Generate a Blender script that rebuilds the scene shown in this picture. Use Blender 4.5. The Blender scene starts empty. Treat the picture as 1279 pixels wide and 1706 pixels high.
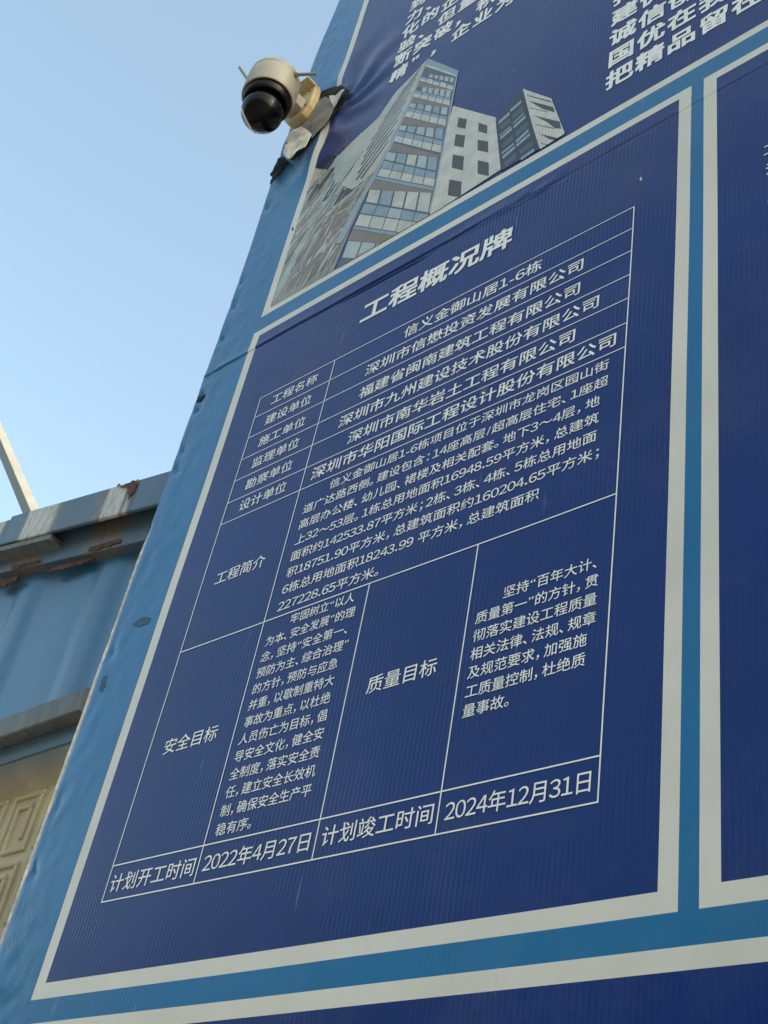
import bpy, bmesh, math, random
from mathutils import Vector, Matrix, noise
random.seed(4)
SC = bpy.context.scene
COL = SC.collection
R = math.radians

# ------------------------------------------------------------------ camera, sky, sun, exposure
cd = bpy.data.cameras.new('camera'); cam = bpy.data.objects.new('camera', cd); COL.objects.link(cam)
CZ = 1.6                                   # eye height; the board face is the plane y = 0, the eye one metre in front
rx, ry, rz = (0.75762494, 0.63217423, 0.16235823), (-0.30710252, 0.56476786, -0.76597997), (-0.5759275, 0.5304649, 0.62202451)
cam.matrix_world = Matrix(((rx[0], -ry[0], -rz[0], 0), (rx[1], -ry[1], -rz[1], -1.0), (rx[2], -ry[2], -rz[2], CZ), (0, 0, 0, 1)))
cd.sensor_fit = 'VERTICAL'; cd.sensor_height = 36.0; cd.lens = 2079.16 / 1706 * 36
cd.clip_start = 0.02; cd.clip_end = 2000
SC.camera = cam

SUN_EL, SUN_DIR = 33.0, Vector((0.985, 0.17, 0))      # low and behind the board: its face is in the shade
w = bpy.data.worlds.new('World'); SC.world = w; w.use_nodes = True
nt = w.node_tree; bg = nt.nodes['Background']; bg.inputs['Strength'].default_value = 0.15
sky = nt.nodes.new('ShaderNodeTexSky'); sky.sky_type = 'NISHITA'; sky.sun_disc = False
sky.sun_elevation = R(SUN_EL); sky.sun_rotation = math.atan2(SUN_DIR.x, SUN_DIR.y)
sky.altitude = 0; sky.air_density = 1.0; sky.dust_density = 3.0; sky.ozone_density = 0.0
tint = nt.nodes.new('ShaderNodeMix'); tint.data_type = 'RGBA'; tint.blend_type = 'MULTIPLY'; tint.inputs[0].default_value = 1.0
tint.inputs[7].default_value = (1.02, 1.01, 0.84, 1)      # the white balance of the photograph
nt.links.new(sky.outputs[0], tint.inputs[6]); nt.links.new(tint.outputs[2], bg.inputs[0])
ld = bpy.data.lights.new('sun', 'SUN'); ld.energy = 3.4; ld.angle = R(0.5); ld.color = (1.0, 0.95, 0.87)
sun = bpy.data.objects.new('sun', ld); COL.objects.link(sun)
sd = Vector((SUN_DIR.x * math.cos(R(SUN_EL)), SUN_DIR.y * math.cos(R(SUN_EL)), math.sin(R(SUN_EL))))
sun.rotation_euler = (-sd).to_track_quat('-Z', 'Y').to_euler(); sun.location = (4, 4, 12)
SC.view_settings.view_transform = 'Standard'; SC.view_settings.look = 'None'
SC.view_settings.exposure = 1.75; SC.view_settings.gamma = 1.0

# ------------------------------------------------------------------ materials
def srgb(r, g, b):
    f = lambda c: c / 12.92 if c <= 0.04045 else ((c + 0.055) / 1.055) ** 2.4
    return (f(r / 255), f(g / 255), f(b / 255), 1)

def mat(name, col, rough=0.5, spec=0.5, mottle=0.12, mscale=6.0, col2=None, bump=0.0, bscale=60.0, flute=0.0, metal=0.0, thresh=None, coat=0.0, scuff=0.0, streak=None, sheen=0.0):
    m = bpy.data.materials.new(name); m.use_nodes = True
    t = m.node_tree; N = t.nodes; L = t.links; p = N['Principled BSDF']
    p.inputs['Roughness'].default_value = rough; p.inputs['Specular IOR Level'].default_value = spec
    p.inputs['Metallic'].default_value = metal; p.inputs['Coat Weight'].default_value = coat; p.inputs['Coat Roughness'].default_value = 0.24; p.inputs['Coat IOR'].default_value = 1.32; p.inputs['Sheen Weight'].default_value = sheen; p.inputs['Sheen Roughness'].default_value = 0.35
    tc = N.new('ShaderNodeTexCoord')
    n1 = N.new('ShaderNodeTexNoise'); n1.inputs['Scale'].default_value = mscale; n1.inputs['Detail'].default_value = 7; n1.inputs['Roughness'].default_value = 0.62
    L.new(tc.outputs['Object'], n1.inputs['Vector'])
    cr = N.new('ShaderNodeValToRGB')
    a, b = (0.3, 0.7) if thresh is None else thresh
    cr.color_ramp.elements[0].position = a; cr.color_ramp.elements[1].position = b
    c = Vector(col[:3])
    cr.color_ramp.elements[0].color = (*(c * (1 - mottle)), 1)
    cr.color_ramp.elements[1].color = (*(c * (1 + mottle)), 1) if col2 is None else col2
    L.new(n1.outputs['Fac'], cr.inputs['Fac']); L.new(cr.outputs['Color'], p.inputs['Base Color'])
    rr = N.new('ShaderNodeMapRange'); rr.inputs['To Min'].default_value = rough * 0.85; rr.inputs['To Max'].default_value = min(1, rough * 1.2)
    L.new(n1.outputs['Fac'], rr.inputs['Value']); L.new(rr.outputs['Result'], p.inputs['Roughness'])
    if streak:                                  # wear that runs down the surface: three paints showing through each other
        mp = N.new('ShaderNodeMapping'); mp.inputs['Scale'].default_value = (1.0, 1.0, 0.22); L.new(tc.outputs['Object'], mp.inputs['Vector'])
        n5 = N.new('ShaderNodeTexNoise'); n5.inputs['Scale'].default_value = 34; n5.inputs['Detail'].default_value = 8; n5.inputs['Roughness'].default_value = 0.7
        L.new(mp.outputs['Vector'], n5.inputs['Vector'])
        r5 = N.new('ShaderNodeValToRGB'); L.new(n5.outputs['Fac'], r5.inputs['Fac'])
        for k, (pos, cc) in enumerate(streak):
            e = r5.color_ramp.elements[k] if k < 2 else r5.color_ramp.elements.new(pos)
            e.position = pos; e.color = (*cc, 1)
        L.new(r5.outputs['Color'], p.inputs['Base Color'])
    if scuff:                                   # fine pale scratches and dust in the print
        mp = N.new('ShaderNodeMapping'); mp.inputs['Scale'].default_value = (1.0, 1.0, 0.16); L.new(tc.outputs['Object'], mp.inputs['Vector'])
        n4 = N.new('ShaderNodeTexNoise'); n4.inputs['Scale'].default_value = 60; n4.inputs['Detail'].default_value = 2
        L.new(mp.outputs['Vector'], n4.inputs['Vector'])
        r4 = N.new('ShaderNodeMapRange'); r4.inputs['From Min'].default_value = 0.73; r4.inputs['From Max'].default_value = 0.80; r4.inputs['To Max'].default_value = scuff
        L.new(n4.outputs['Fac'], r4.inputs['Value'])
        n6 = N.new('ShaderNodeTexNoise'); n6.inputs['Scale'].default_value = 2.2; n6.inputs['Detail'].default_value = 9; n6.inputs['Roughness'].default_value = 0.75
        L.new(tc.outputs['Object'], n6.inputs['Vector'])
        r6 = N.new('ShaderNodeMapRange'); r6.inputs['From Min'].default_value = 0.50; r6.inputs['From Max'].default_value = 0.80; r6.inputs['To Max'].default_value = 0.09
        L.new(n6.outputs['Fac'], r6.inputs['Value'])
        ad = N.new('ShaderNodeMath'); ad.operation = 'ADD'; L.new(r4.outputs['Result'], ad.inputs[0]); L.new(r6.outputs['Result'], ad.inputs[1])
        mx = N.new('ShaderNodeMix'); mx.data_type = 'RGBA'; mx.inputs[7].default_value = (0.36, 0.36, 0.33, 1)
        L.new(ad.outputs[0], mx.inputs[0]); L.new(cr.outputs['Color'], mx.inputs[6]); L.new(mx.outputs[2], p.inputs['Base Color'])
    last = None
    if bump:
        n2 = N.new('ShaderNodeTexNoise'); n2.inputs['Scale'].default_value = bscale; n2.inputs['Detail'].default_value = 5
        L.new(tc.outputs['Object'], n2.inputs['Vector'])
        bm_ = N.new('ShaderNodeBump'); bm_.inputs['Strength'].default_value = bump; bm_.inputs['Distance'].default_value = 0.004
        L.new(n2.outputs['Fac'], bm_.inputs['Height']); last = bm_
    if flute:                                   # the fine vertical flutes of the board behind the printed vinyl
        wv = N.new('ShaderNodeTexWave'); wv.wave_type = 'BANDS'; wv.bands_direction = 'X'
        wv.inputs['Scale'].default_value = 2 * math.pi / (20 * 0.0074); wv.inputs['Distortion'].default_value = 3.2
        wv.inputs['Detail'].default_value = 2; wv.inputs['Detail Scale'].default_value = 0.25
        L.new(tc.outputs['Object'], wv.inputs['Vector'])
        n3 = N.new('ShaderNodeTexNoise'); n3.inputs['Scale'].default_value = 9.0; n3.inputs['Detail'].default_value = 3
        L.new(tc.outputs['Object'], n3.inputs['Vector'])
        mr = N.new('ShaderNodeMapRange'); mr.inputs['From Min'].default_value = 0.35; mr.inputs['From Max'].default_value = 0.65
        mr.inputs['To Min'].default_value = 0.10; mr.inputs['To Max'].default_value = 1.1
        L.new(n3.outputs['Fac'], mr.inputs['Value'])
        mu = N.new('ShaderNodeMath'); mu.operation = 'MULTIPLY'
        sz = N.new('ShaderNodeSeparateXYZ'); L.new(tc.outputs['Object'], sz.inputs[0])
        hz = N.new('ShaderNodeMapRange'); hz.inputs['From Min'].default_value = 2.2; hz.inputs['From Max'].default_value = 3.35; hz.inputs['To Min'].default_value = 0.38; hz.inputs['To Max'].default_value = 1.25
        L.new(sz.outputs['Z'], hz.inputs['Value'])                          # the upper sheets of the board have the deeper flutes
        m2 = N.new('ShaderNodeMath'); m2.operation = 'MULTIPLY'; L.new(mr.outputs['Result'], m2.inputs[0]); L.new(hz.outputs['Result'], m2.inputs[1])
        L.new(wv.outputs['Fac'], mu.inputs[0]); L.new(m2.outputs[0], mu.inputs[1])
        b3 = N.new('ShaderNodeBump'); b3.inputs['Strength'].default_value = flute; b3.inputs['Distance'].default_value = 0.0012
        L.new(mu.outputs[0], b3.inputs['Height'])
        if last: L.new(last.outputs['Normal'], b3.inputs['Normal'])
        if coat: L.new(b3.outputs['Normal'], p.inputs['Coat Normal'])      # the flutes show in the gloss, hardly in the ink
        else: last = b3
    if last: L.new(last.outputs['Normal'], p.inputs['Normal'])
    return m

def stain_bands(name, base_mat, x0, x1, stops, jitter):
    # paint lost in bands along a rail: colour by the place on the rail (its own x), frayed by a noise that runs down it
    m = M[base_mat].copy(); m.name = name; t = m.node_tree; N = t.nodes; L = t.links; p = N['Principled BSDF']
    old = p.inputs['Base Color'].links[0].from_socket
    tc = N.new('ShaderNodeTexCoord'); sx = N.new('ShaderNodeSeparateXYZ'); L.new(tc.outputs['Object'], sx.inputs[0])
    mp = N.new('ShaderNodeMapping'); mp.inputs['Scale'].default_value = (1, 1, 0.35); L.new(tc.outputs['Object'], mp.inputs['Vector'])
    nz_ = N.new('ShaderNodeTexNoise'); nz_.inputs['Scale'].default_value = 42; nz_.inputs['Detail'].default_value = 8; nz_.inputs['Roughness'].default_value = 0.75; L.new(mp.outputs['Vector'], nz_.inputs['Vector'])
    a = N.new('ShaderNodeMath'); a.operation = 'MULTIPLY_ADD'; L.new(nz_.outputs['Fac'], a.inputs[0]); a.inputs[1].default_value = jitter; L.new(sx.outputs['X'], a.inputs[2])
    r = N.new('ShaderNodeMapRange'); r.inputs['From Min'].default_value = x0 + 3.0 + jitter * .5; r.inputs['From Max'].default_value = x1 + 3.0 + jitter * .5; L.new(a.outputs[0], r.inputs['Value'])
    cr = N.new('ShaderNodeValToRGB'); al = N.new('ShaderNodeValToRGB')
    for k, (x, c, f) in enumerate(stops):
        q = (x - x0) / (x1 - x0)
        for ramp, v in ((cr, (*c, 1)), (al, (f, f, f, 1))):
            e = ramp.color_ramp.elements[k] if k < 2 else ramp.color_ramp.elements.new(q)
            e.position = q; e.color = v
    L.new(r.outputs['Result'], cr.inputs['Fac']); L.new(r.outputs['Result'], al.inputs['Fac'])
    n2 = N.new('ShaderNodeTexNoise'); n2.inputs['Scale'].default_value = 90; n2.inputs['Detail'].default_value = 6; L.new(mp.outputs['Vector'], n2.inputs['Vector'])
    vr = N.new('ShaderNodeMapRange'); vr.inputs['From Min'].default_value = .3; vr.inputs['From Max'].default_value = .7; vr.inputs['To Min'].default_value = .62; vr.inputs['To Max'].default_value = 1.12; L.new(n2.outputs['Fac'], vr.inputs['Value'])
    mu = N.new('ShaderNodeMix'); mu.data_type = 'RGBA'; mu.blend_type = 'MULTIPLY'; mu.inputs[0].default_value = 1.0
    L.new(cr.outputs['Color'], mu.inputs[6]); L.new(vr.outputs['Result'], mu.inputs[7])
    mx = N.new('ShaderNodeMix'); mx.data_type = 'RGBA'; L.new(al.outputs['Color'], mx.inputs[0]); L.new(old, mx.inputs[6]); L.new(mu.outputs[2], mx.inputs[7])
    L.new(mx.outputs[2], p.inputs['Base Color'])
    return m
FL = 0.34
V = dict(rough=0.5, spec=0.0, sheen=0.11, coat=1.0, flute=FL, bump=0.10, bscale=7.0, scuff=0.16)
M = {
 'sky_blue': mat('light_blue_vinyl', (0.011, 0.135, 0.33), mottle=0.10, mscale=4, **V),
 'white': mat('white_vinyl', (0.60, 0.605, 0.575), mottle=0.07, mscale=5, **V),
 'navy': mat('navy_vinyl', (0.0008, 0.0225, 0.152), mottle=0.10, mscale=3, **V),
 'ink': mat('white_print', (0.78, 0.81, 0.84), mottle=0.06, mscale=30, rough=0.5, spec=0.0, coat=1.0, flute=FL),
 'raw': mat('torn_foam_edge', (0.60, 0.60, 0.58), mottle=0.3, mscale=90, rough=0.8, bump=0.3, bscale=200),
 'flap': mat('torn_vinyl_back', (0.62, 0.60, 0.55), mottle=0.22, mscale=16, rough=0.6, bump=0.7, bscale=20),
 'smudge': mat('grey_smudge', (0.028, 0.09, 0.17), mottle=0.4, mscale=120, rough=0.7),
 'flap_shade': mat('torn_vinyl_shade_grey', (0.20, 0.195, 0.18), mottle=0.25, mscale=14, rough=0.6, bump=0.5, bscale=22),  # upper part of the torn flap, its shade put into the grey
 'burnt': mat('charred_vinyl', (0.012, 0.016, 0.018), mottle=0.5, mscale=60, rough=0.7, spec=0.15, bump=0.8, bscale=90),
 'wood': mat('backing_board', (0.16, 0.12, 0.08), rough=0.8, mottle=0.2, mscale=10),
 'beige': mat('beige_plastic', (0.33, 0.315, 0.265), mottle=0.08, mscale=20, rough=0.42),
 'beige_old': mat('yellowed_plastic', (0.50, 0.385, 0.22), mottle=0.15, mscale=40, rough=0.5),
 'black': mat('black_plastic', (0.004, 0.004, 0.006), mottle=0.1, rough=0.35, spec=0.2),
 'gloss': mat('smoked_dome', (0.003, 0.003, 0.005), mottle=0.1, rough=0.16, spec=0.16),
 'grey': mat('grey_antenna', (0.20, 0.19, 0.16), rough=0.5),
 'ringw': mat('white_ring', (0.75, 0.76, 0.76), rough=0.3, mottle=0.03),
 'steel': mat('blue_painted_steel', (0.060, 0.115, 0.185), rough=0.45, mottle=0.25, mscale=7, bump=0.15, bscale=30, streak=[(0.30, (0.085, 0.10, 0.115)), (0.47, (0.060, 0.118, 0.19)), (0.66, (0.066, 0.128, 0.205)), (0.80, (0.15, 0.14, 0.125))]),
 'sheet': mat('blue_painted_sheet', (0.026, 0.130, 0.27), rough=0.32, mottle=0.16, mscale=3.0, bump=0.08, bscale=12),
 'peel': mat('bare_white_primer', (0.52, 0.50, 0.46), rough=0.7, bump=0.5, bscale=80, streak=[(0.28, (0.10, 0.08, 0.065)), (0.40, (0.30, 0.27, 0.23)), (0.50, (0.44, 0.43, 0.41)), (0.74, (0.52, 0.52, 0.51))]),
 'brownst': mat('brown_stain', (0.12, 0.10, 0.08), rough=0.75, bump=0.3, streak=[(0.30, (0.05, 0.045, 0.04)), (0.45, (0.115, 0.095, 0.075)), (0.58, (0.14, 0.115, 0.085)), (0.70, (0.075, 0.11, 0.15))]),
 'rust': mat('flaking_rust', (0.085, 0.045, 0.032), rough=0.9, bump=0.9, bscale=120, streak=[(0.30, (0.022, 0.014, 0.012)), (0.48, (0.085, 0.040, 0.028)), (0.62, (0.115, 0.070, 0.048)), (0.78, (0.16, 0.12, 0.09))]),
 'worn': mat('worn_grey_paint', (0.11, 0.13, 0.14), rough=0.55, bump=0.3, streak=[(0.30, (0.075, 0.062, 0.05)), (0.45, (0.10, 0.125, 0.145)), (0.60, (0.14, 0.155, 0.16)), (0.78, (0.20, 0.175, 0.145))]),
 'stone': mat('beige_cast_stone', (0.46, 0.395, 0.265), rough=0.6, mottle=0.25, mscale=7, bump=0.4, bscale=50),
 'post': mat('cream_painted_tube', (0.15, 0.145, 0.12), rough=0.5, mottle=0.1, mscale=12),
 'bank': mat('added_bank_earth', (0.05, 0.065, 0.03), rough=0.95, mottle=0.4, mscale=1.5, bump=0.6, bscale=4),  # dark green-brown for the added bank out of view
 'ground': mat('dusty_asphalt', (0.13, 0.112, 0.092), rough=0.9, mottle=0.15, mscale=0.8, bump=0.4, bscale=20),
}
BL, WH, BR, RU = (0.06, 0.115, 0.185), (0.50, 0.49, 0.46), (0.17, 0.14, 0.11), (0.075, 0.035, 0.026)
M['beam'] = stain_bands('peeling_blue_steel', 'steel', -2.62, -1.84, [(-2.61, BL, 0), (-2.57, BR, 0), (-2.560, WH, .9), (-2.525, WH, .9), (-2.515, BR, 0.1), (-2.435, BL, 0), (-2.415, BR, .8), (-2.405, WH, 1), (-2.285, WH, .95), (-2.265, BR, .85), (-2.240, BL, 0),
   (-2.115, BL, 0), (-2.098, BR, .9), (-2.072, BR, .9), (-2.062, WH, 1), (-1.995, WH, 1), (-1.988, RU, .9), (-1.972, WH, .8), (-1.955, RU, .8), (-1.940, BL, 0)], 0.030)
M['beam2'] = stain_bands('stained_blue_steel', 'steel', -2.55, -1.92, [(-2.53, BL, 0), (-2.48, BR, .55), (-2.44, BR, .85), (-2.35, BR, .8), (-2.30, BL, 0), (-2.19, BL, 0), (-2.14, BR, .6), (-2.11, BR, .9), (-2.02, BR, .8), (-1.975, BL, 0)], 0.06)
PIC = {'white': (0.50, 0.52, 0.51), 'beige': (0.42, 0.39, 0.33), 'gray': (0.27, 0.27, 0.26), 'brown': (0.21, 0.185, 0.155), 'brown2': (0.11, 0.105, 0.10),
 'char': (0.05, 0.065, 0.075), 'char2': (0.035, 0.048, 0.065), 'darkwin': (0.055, 0.06, 0.06), 'deep': (0.03, 0.065, 0.15), 'edge': (0.27, 0.35, 0.45),
 'glass': (0.23, 0.33, 0.42), 'lightt': (0.34, 0.42, 0.43), 'navy': (0.012, 0.02, 0.06), 'pale': (0.42, 0.45, 0.45), 'pane': (0.37, 0.44, 0.48),
 'pane2': (0.45, 0.48, 0.47), 'slate': (0.085, 0.115, 0.15), 'slate2': (0.075, 0.10, 0.125), 'win': (0.065, 0.068, 0.068), 'win2': (0.06, 0.065, 0.06)}

# ------------------------------------------------------------------ helpers
def link(name, bm, m, parent=None, smooth=False, props=None):
    me = bpy.data.meshes.new(name)
    bmesh.ops.recalc_face_normals(bm, faces=bm.faces) if not (props and props.get('keep')) else None
    bm.to_mesh(me); bm.free()
    for x in (m if isinstance(m, list) else [m]): me.materials.append(x)
    if smooth:
        for p in me.polygons: p.use_smooth = True
    o = bpy.data.objects.new(name, me); COL.objects.link(o)
    if parent is not None:
        o.parent = parent
        base = Vector((0, 0, 0)); q = parent
        while q is not None: base += q.location; q = q.parent
        me.transform(Matrix.Translation(-base))
    return o

def thing(name, label, cat, loc, group=None):
    o = bpy.data.objects.new(name, None); COL.objects.link(o); o.location = loc
    o.empty_display_size = 0.1
    o['label'] = label; o['category'] = cat
    if group: o['group'] = group
    return o

def box(bm, x0, x1, y0, y1, z0, z1, bev=0.0, mi=0):
    g = bmesh.ops.create_cube(bm, size=1.0)
    vs = g['verts']
    for v in vs:
        v.co = Vector((x0 + (v.co.x + .5) * (x1 - x0), y0 + (v.co.y + .5) * (y1 - y0), z0 + (v.co.z + .5) * (z1 - z0)))
    if bev:
        es = list({e for v in vs for e in v.link_edges})
        bmesh.ops.bevel(bm, geom=es, offset=bev, segments=2, affect='EDGES', profile=0.5)
    return vs

def tube(bm, a, b, r0, r1=None, n=20, caps=True):
    a, b = Vector(a), Vector(b); d = (b - a); r1 = r0 if r1 is None else r1
    q = d.to_track_quat('Z', 'Y').to_matrix().to_4x4()
    bmesh.ops.create_cone(bm, cap_ends=caps, segments=n, radius1=r0, radius2=r1, depth=d.length, matrix=Matrix.Translation((a + b) / 2) @ q)

def lathe(bm, c, prof, n=48):
    rings = []
    for r, z in prof:
        if r < 1e-6: rings.append([bm.verts.new((c[0], c[1], c[2] + z))])
        else: rings.append([bm.verts.new((c[0] + r * math.cos(2 * math.pi * i / n), c[1] + r * math.sin(2 * math.pi * i / n), c[2] + z)) for i in range(n)])
    for A, B in zip(rings, rings[1:]):
        for i in range(n):
            j = (i + 1) % n
            if len(A) == 1 and len(B) == 1: continue
            if len(A) == 1: bm.faces.new((A[0], B[i], B[j]))
            elif len(B) == 1: bm.faces.new((A[i], A[j], B[0]))
            else: bm.faces.new((A[i], A[j], B[j], B[i]))

def sstep(a, b, x):
    t = max(0.0, min(1.0, (x - a) / (b - a))); return t * t * (3 - 2 * t)

# ------------------------------------------------------------------ ground
bm = bmesh.new(); bmesh.ops.create_grid(bm, x_segments=2, y_segments=2, size=600)
g = link('ground', bm, M['ground']); g['kind'] = 'structure'
# unseen bank, added so the glossy vinyl mirrors something dark along its lower half
bm = bmesh.new(); prev = None
for i in range(61):
    x = -90 + i * 3.0
    row = [bm.verts.new((x, y + 0.8 * noise.noise(Vector((x * .1, y, 0))), z + (0.9 * noise.noise(Vector((x * .13, y * .2, 3))) if z > 1 else 0))) for y, z in ((-9, -0.3), (-11, 2.5), (-14, 6.5), (-18, 10.5), (-23, 12.5), (-34, 12.0), (-50, -0.3))]
    if prev:
        for k in range(6): bm.faces.new((prev[k], row[k], row[k + 1], prev[k + 1]))
    prev = row
hl = link('added_bank', bm, M['bank'], smooth=True); hl['kind'] = 'structure'

# ------------------------------------------------------------------ the board's relief: folds, dents, curled left edge
def nz(x, y, z=0.0): return noise.noise(Vector((x, y, z)))
DENTS = [(2.40, .012, .03), (2.115, .009, .02), (2.03, .012, .022), (1.925, .013, .02), (1.742, .022, .022), (1.700, .014, .02), (1.585, .010, .025), (1.535, .010, .02), (1.10, .008, .02), (0.80, .008, .02), (0.69, .012, .02)]
def edge_u(v):
    e = -1.731 + 0.0022 * nz(v * 2.1, 7) + 0.0008 * nz(v * 11, 3)
    e += -0.010 * sstep(2.2, 2.6, v) * (1 - sstep(3.0, 3.5, v)) + 0.015 * sstep(3.1, 3.4, v)
    if v < 1.40: e += 0.0062 + 0.0016 * nz(v * 9, 1.3) + 0.0010 * nz(v * 47, 4.1)
    return e
def disp(u, v):
    d = 0.0
    s = v - 1.808
    lft = 1 - sstep(-1.12, -0.9, u)
    amp = (0.0024 * lft + 0.0009) * (0.75 + 0.5 * nz(u * 7, 2.2))
    if s > 0: d += amp * math.exp(-s / 0.014)
    elif s > -0.0026: d += amp * (1 + s / 0.0026)
    d -= (0.0042 * lft + 0.0014) * (0.8 + 0.6 * nz(u * 11, 6.2)) * math.exp(-(s / 0.0021) ** 2)
    k2 = sstep(-1.36, -1.28, u) * (1 - sstep(-1.16, -1.08, u))
    if k2: d -= k2 * 0.004 * math.exp(-((v - 1.7985 + 0.02 * (u + 1.22)) / 0.0022) ** 2)
    k3 = sstep(-1.06, -1.0, u) * (1 - sstep(-0.86, -0.78, u)) * sstep(1.796, 1.806, v) * (1 - sstep(1.822, 1.836, v))
    if k3: d += k3 * (0.0016 * math.sin(u * 620 + 2 * nz(u * 20, v * 30)) + 0.002 * nz(u * 30, v * 60))
    k = 1 - sstep(-1.72, -1.55, u)
    if k:
        k *= sstep(-1.732, -1.700, u)
        d += k * (0.0010 * nz(u * 16, v * 7 + 3) + 0.0020 * nz(u * 38 + v * 22, v * 30 - u * 20, 1.7) + 0.0014 * nz(u * 90, v * 80))
        for dv, dep, rr in DENTS:
            q = ((v - dv + 0.5 * (u + 1.71)) / (rr * .6)) ** 2 + ((u + 1.711) / 0.013) ** 2
            if q < 9: d -= 0.70 * dep * math.exp(-q)
        d -= 0.005 * (1 - sstep(-1.732, -1.722, u))
    q = math.hypot(u + 1.55, (v - 2.66) * 0.8)
    if q < 0.45:                                   # creases radiating from the torn hole
        a = math.atan2(v - 2.66, u + 1.55)
        f = sstep(0.45, 0.10, q) if False else (1 - sstep(0.06, 0.30, q))
        d += f * (0.0042 * math.sin(a * 9 + 3 * nz(q * 9, 1)) * sstep(0.0, 0.08, q) + 0.004 * nz(u * 11, v * 11, 5))
    d += 0.0012 * nz(u * 3, v * 3, 9)
    return d
def P(u, v, w=0.0): return Vector((u, -(disp(u, v) + w), v + CZ))

# ------------------------------------------------------------------ the information board
BX = Vector((-0.2, 0.04, 0))
board = thing('information_board', 'tall navy blue construction notice board with white bordered panels of Chinese writing', 'notice board', BX)

U = sorted(set([-1.5845, -1.563, -1.59, -1.568, -.5985, -.5765, -.5545, -.532, 1.178, 1.20] + [-1.731 + i * 0.0085 for i in range(22)] + [-1.54 + i * 0.01 for i in range(74)] + [-0.80 + i * .02 for i in range(24)] + [-0.33 + i * 0.06 for i in range(28)]))
VV = sorted(set([.4265, .4487, .4823, .5048, 1.8485, 1.8675, 1.9145, 1.9335, 3.48, 3.50] + [-1.5 + i * 0.05 for i in range(39)] + [0.44 + i * 0.0125 for i in range(225)] + [3.26 + i * .03 for i in range(13)]
      + [1.786, 1.7905, 1.7945, 1.7965, 1.7985, 1.8005, 1.8026, 1.8043, 1.8061, 1.808, 1.8099, 1.8118, 1.815, 1.82]))
def thin(a, keep, eps):
    out = []
    for x in a:
        if out and x - out[-1] < eps and x not in keep: continue
        if out and x - out[-1] < eps and out[-1] not in keep: out.pop()
        out.append(x)
    return out
KU = {-1.5845, -1.563, -1.59, -1.568, -.5985, -.5765, -.5545, -.532, 1.178, 1.20}
KV = {.4265, .4487, .4823, .5048, 1.8485, 1.8675, 1.9145, 1.9335, 3.48, 3.50, 1.7965, 1.7985, 1.8005, 1.8043, 1.8061, 1.808, 1.8099, 1.8118}
U = thin(U, KU, 0.0035); VV = thin(VV, KV, 0.0016)
RECTS = {'A': (-1.59, -.5765, .4823, 1.8675, -1.568, -.5985, .5048, 1.8485), 'B': (-.5545, 1.2, .4823, 1.8675, -.532, 1.178, .5048, 1.8485),
         'C': (-1.5845, 1.2, 1.9145, 3.5, -1.563, 1.178, 1.9335, 3.48), 'D': (-1.59, 1.2, -1.2, .4487, -1.568, 1.178, -1.18, .4265)}
def region(u, v):
    for k, (a, b, c, d, e, f, g_, h) in RECTS.items():
        if a < u < b and c < v < d:
            return (k, 'field') if e < u < f and g_ < v < h else (k, 'border')
    return ('base', '')
def node(i, j):
    u, v = U[i], VV[j]
    vv = v + 0.0125 * (u + 1.0) * sstep(1.66, 1.80, v) * (1 - 0.4 * sstep(-0.4, 0.5, u))
    uu = u - 0.0115 * max(0.0, v - 1.92) * (1 - sstep(-1.5, -1.1, u))
    d = disp(u, v)
    vv += 0.0035 * nz(u * 4.3, 11) * (1 - sstep(0.0, 0.05, abs(v - 1.808)))
    if u < -1.595: uu = uu + (edge_u(v) + 1.731) * (1 - (u + 1.731) / (1.731 - 1.595))
    return Vector((uu, -d, vv + CZ))
cells = {}
for i in range(len(U) - 1):
    for j in range(len(VV) - 1):
        cells.setdefault(region((U[i] + U[i + 1]) / 2, (VV[j] + VV[j + 1]) / 2), []).append((i, j))
NODE = {}
def grid_mesh(name, keys, m, parent):
    bm = bmesh.new(); vm = {}
    def gv(i, j):
        if (i, j) not in vm:
            if (i, j) not in NODE: NODE[(i, j)] = node(i, j)
            vm[(i, j)] = bm.verts.new(NODE[(i, j)])
        return vm[(i, j)]
    for i, j in cells[keys]:
        bm.faces.new((gv(i, j), gv(i + 1, j), gv(i + 1, j + 1), gv(i, j + 1)))
    return link(name, bm, m, parent, smooth=True, props={'keep': 1})
grid_mesh('banner', ('base', ''), M['sky_blue'], board)
PANEL = {}
for k, lab in (('A', 'navy panel with the project table'), ('B', 'navy panel cut off by the right side'), ('C', 'navy panel with a picture of towers'), ('D', 'plain navy panel below the table')):
    PANEL[k] = grid_mesh('panel', (k, 'field'), M['navy'], board); PANEL[k]['label'] = lab
    grid_mesh('border', (k, 'border'), M['white'], PANEL[k])
# timber and steel behind the vinyl
bm = bmesh.new(); box(bm, -1.716, 1.30, 0.018, 0.10, 0.0, 5.2, 0.004)
link('backing_frame', bm, M['wood'], board)
# raw white edge of the foam board where the vinyl has shrunk back
bm = bmesh.new(); pts = []
n = 150
for i in range(n + 1):
    v = 0.0 + (1.405 - 0.0) * i / n
    o = -1.7325 + 0.0012 * nz(v * 9, 8.8) + 0.0008 * nz(v * 60, 2.1)
    if v > 1.33: o += (v - 1.33) * 0.12
    o2 = edge_u(v) + 0.012
    pts.append((bm.verts.new((o, 0.006, v + CZ)), bm.verts.new((o + 0.003, 0.0022 + 0.0012 * nz(v * 70, 1), v + CZ)), bm.verts.new((o2, 0.0125, v + CZ)), bm.verts.new((o, 0.030, v + CZ))))
for a, b in zip(pts, pts[1:]):
    bm.faces.new((a[0], a[1], b[1], b[0])); bm.faces.new((a[1], a[2], b[2], b[1])); bm.faces.new((a[3], a[0], b[0], b[3]))
link('edge_strip', bm, M['raw'], board)
bm = bmesh.new(); prev = None
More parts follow.
